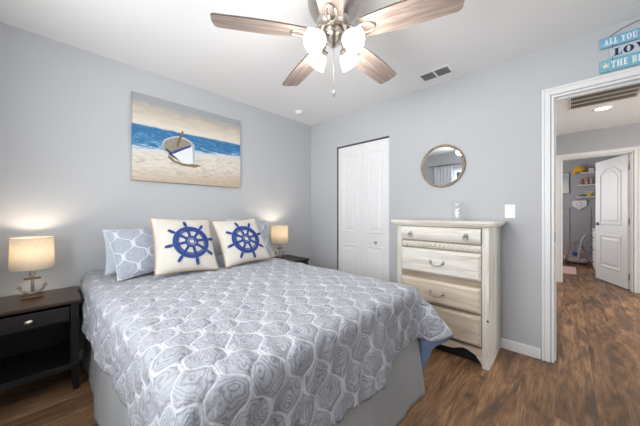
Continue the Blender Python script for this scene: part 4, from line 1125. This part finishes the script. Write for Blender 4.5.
# play gym
gy = thing('baby_play_gym', 'baby play gym with white arch and patterned mat against the nursery wall', 'play gym', (2.885, 5.74, 0))
gy.scale = (0.70, 1, 1)
m_mat = trellis('patterned_mat', 0.08, 0.07, (196, 176, 176), (128, 108, 116), (226, 216, 212), 0.1, 12, 3, 0.2, 6.0)
p = MB()
p.grid(lambda u, v: (-0.27 + 0.54 * u, -0.24 + 0.5 * v, 0.012 + 0.05 * (4 * (u - .5) ** 2) ** 3 + 0.05 * (4 * (v - .5) ** 2) ** 3), 24, 24, uvf=lambda u, v: (u * 0.54, v * 0.5))
po = p.build('mat', m_mat, gy); q = po.modifiers.new('s', 'SOLIDIFY'); q.thickness = 0.012
p = MB()
p.grid(lambda u, v: (-0.275 + 0.55 * u, 0.26 + 0.02 * sin(u * 9), 0.02 + (0.19 + 0.02 * sin(u * 11)) * v), 20, 8, uvf=lambda u, v: (u * 0.55, v * 0.2))
po = p.build('side_bumper', m_mat, gy); q = po.modifiers.new('s', 'SOLIDIFY'); q.thickness = 0.015
for a_, b_, mt_ in (((0.03, -0.225), (0.25, 0.30), m_white), ((-0.25, -0.22), (0.26, 0.235), m_pinkp)):
    pts = []
    for k in range(25):
        u = k / 24; zz = 0.02 + 0.60 * math.sin(pi * (0.5 * u if mt_ is m_white else u)) ** (0.8) * (1.0 if mt_ is m_white else 0.78)
        pts.append((a_[0] + (b_[0] - a_[0]) * (u ** 1.5 if mt_ is m_white else u), a_[1] + (b_[1] - a_[1]) * u, zz))
    p = MB(); p.tube(pts, 0.028 if mt_ is m_white else 0.017, 10); p.build('arch', mt_, gy)
p = MB(); p.ell((-0.04, 0.10, 0.19), 0.075, 0.05, 0.05); p.tube([(-0.04, 0.10, 0.23), (-0.03, 0.05, 0.46)], 0.004, 6); p.build('hanging_toy', plain('blue_toy', (64, 120, 178), 0.6), gy)
# rug, cabinet, chest
p = MB(); p.box(2.35, 2.86, 4.05, 4.95, 0.0005, 0.012); ro = p.build('rug', plain('pink_rug', (212, 178, 172), 0.95, bump=0.4, bscale=150), bevel=0.004); tag(ro, 'pale pink rug on the nursery floor', 'rug')
cb_ = thing('white_cabinet', 'white cabinet edge seen just inside the nursery door on the left', 'cabinet', (2.375, 5.19, 0))
p = MB(); p.box(-0.28, 0.28, -0.2, 0.2, 0.06, 1.11); p.build('body', m_white, cb_, bevel=0.004)
p = MB(); p.box(-0.30, 0.295, -0.215, 0.215, 1.111, 1.135); p.build('top', m_white, cb_, bevel=0.004)
for sx in (-1, 1):
    for sy in (-1, 1):
        p = MB(); p.box(sx * 0.25 - 0.025, sx * 0.25 + 0.025, sy * 0.17 - 0.025, sy * 0.17 + 0.025, 0, 0.059); p.build('leg', m_white, cb_)
wc_ = thing('chest_of_drawers', 'white chest of drawers half hidden behind the open nursery door', 'chest', (3.357, 5.02, 0))
p = MB(); p.box(-0.23, 0.25, -0.5, 0.5, 0.03, 0.80); p.build('body', m_white, wc_, bevel=0.004)
p = MB(); p.box(-0.25, 0.26, -0.52, 0.52, 0.801, 0.825); p.build('top', m_white, wc_, bevel=0.004)
for zi in range(3):
    p = MB(); p.box(-0.246, -0.231, -0.48, 0.48, 0.06 + zi * 0.245, 0.285 + zi * 0.245); po = p.build('drawer', m_white, wc_, bevel=0.004)
    for yy_ in (-0.25, 0.25):
        q = MB(); q.ell((-0.258, yy_, 0.175 + zi * 0.245), 0.014, 0.014, 0.014, 12, 8); q.build('knob', m_pewter, po)

# ------------------------------------------------------------------ curtain behind the camera (reflected in the mirror)
m_curt = plain('grey_white_curtain', (206, 210, 216), 0.85, var=0.04)
rod = MB(); rod.tube([(0.55, -3.22, 2.17), (2.9, -3.22, 2.17)], 0.012, 10)
for x in (0.53, 2.92): rod.ell((x, -3.22, 2.17), 0.026, 0.026, 0.026)
for x in (0.7, 2.8): rod.tube([(x, -3.22, 2.17), (x, -3.299, 2.17)], 0.008, 8)
ro = rod.build('curtain_rod', m_nickel); tag(ro, 'metal curtain rod over the window, seen in the round mirror', 'curtain rod')
for (x0, x1, lb) in ((0.62, 0.98, 'pale curtain panel left of the window, seen in the round mirror'), (2.50, 2.86, 'pale curtain panel at the other end of the rod, on the camera side')):
    p = MB(); p.grid(lambda u, v: (x0 + (x1 - x0) * u, -3.22 + 0.03 * sin(u * 34 + 0.5) * (0.5 + 0.5 * v), 2.155 - 2.10 * v), 70, 12)
    po = p.build('curtain', m_curt); q = po.modifiers.new('s', 'SOLIDIFY'); q.thickness = 0.003; tag(po, lb, 'curtain', 'window curtains')
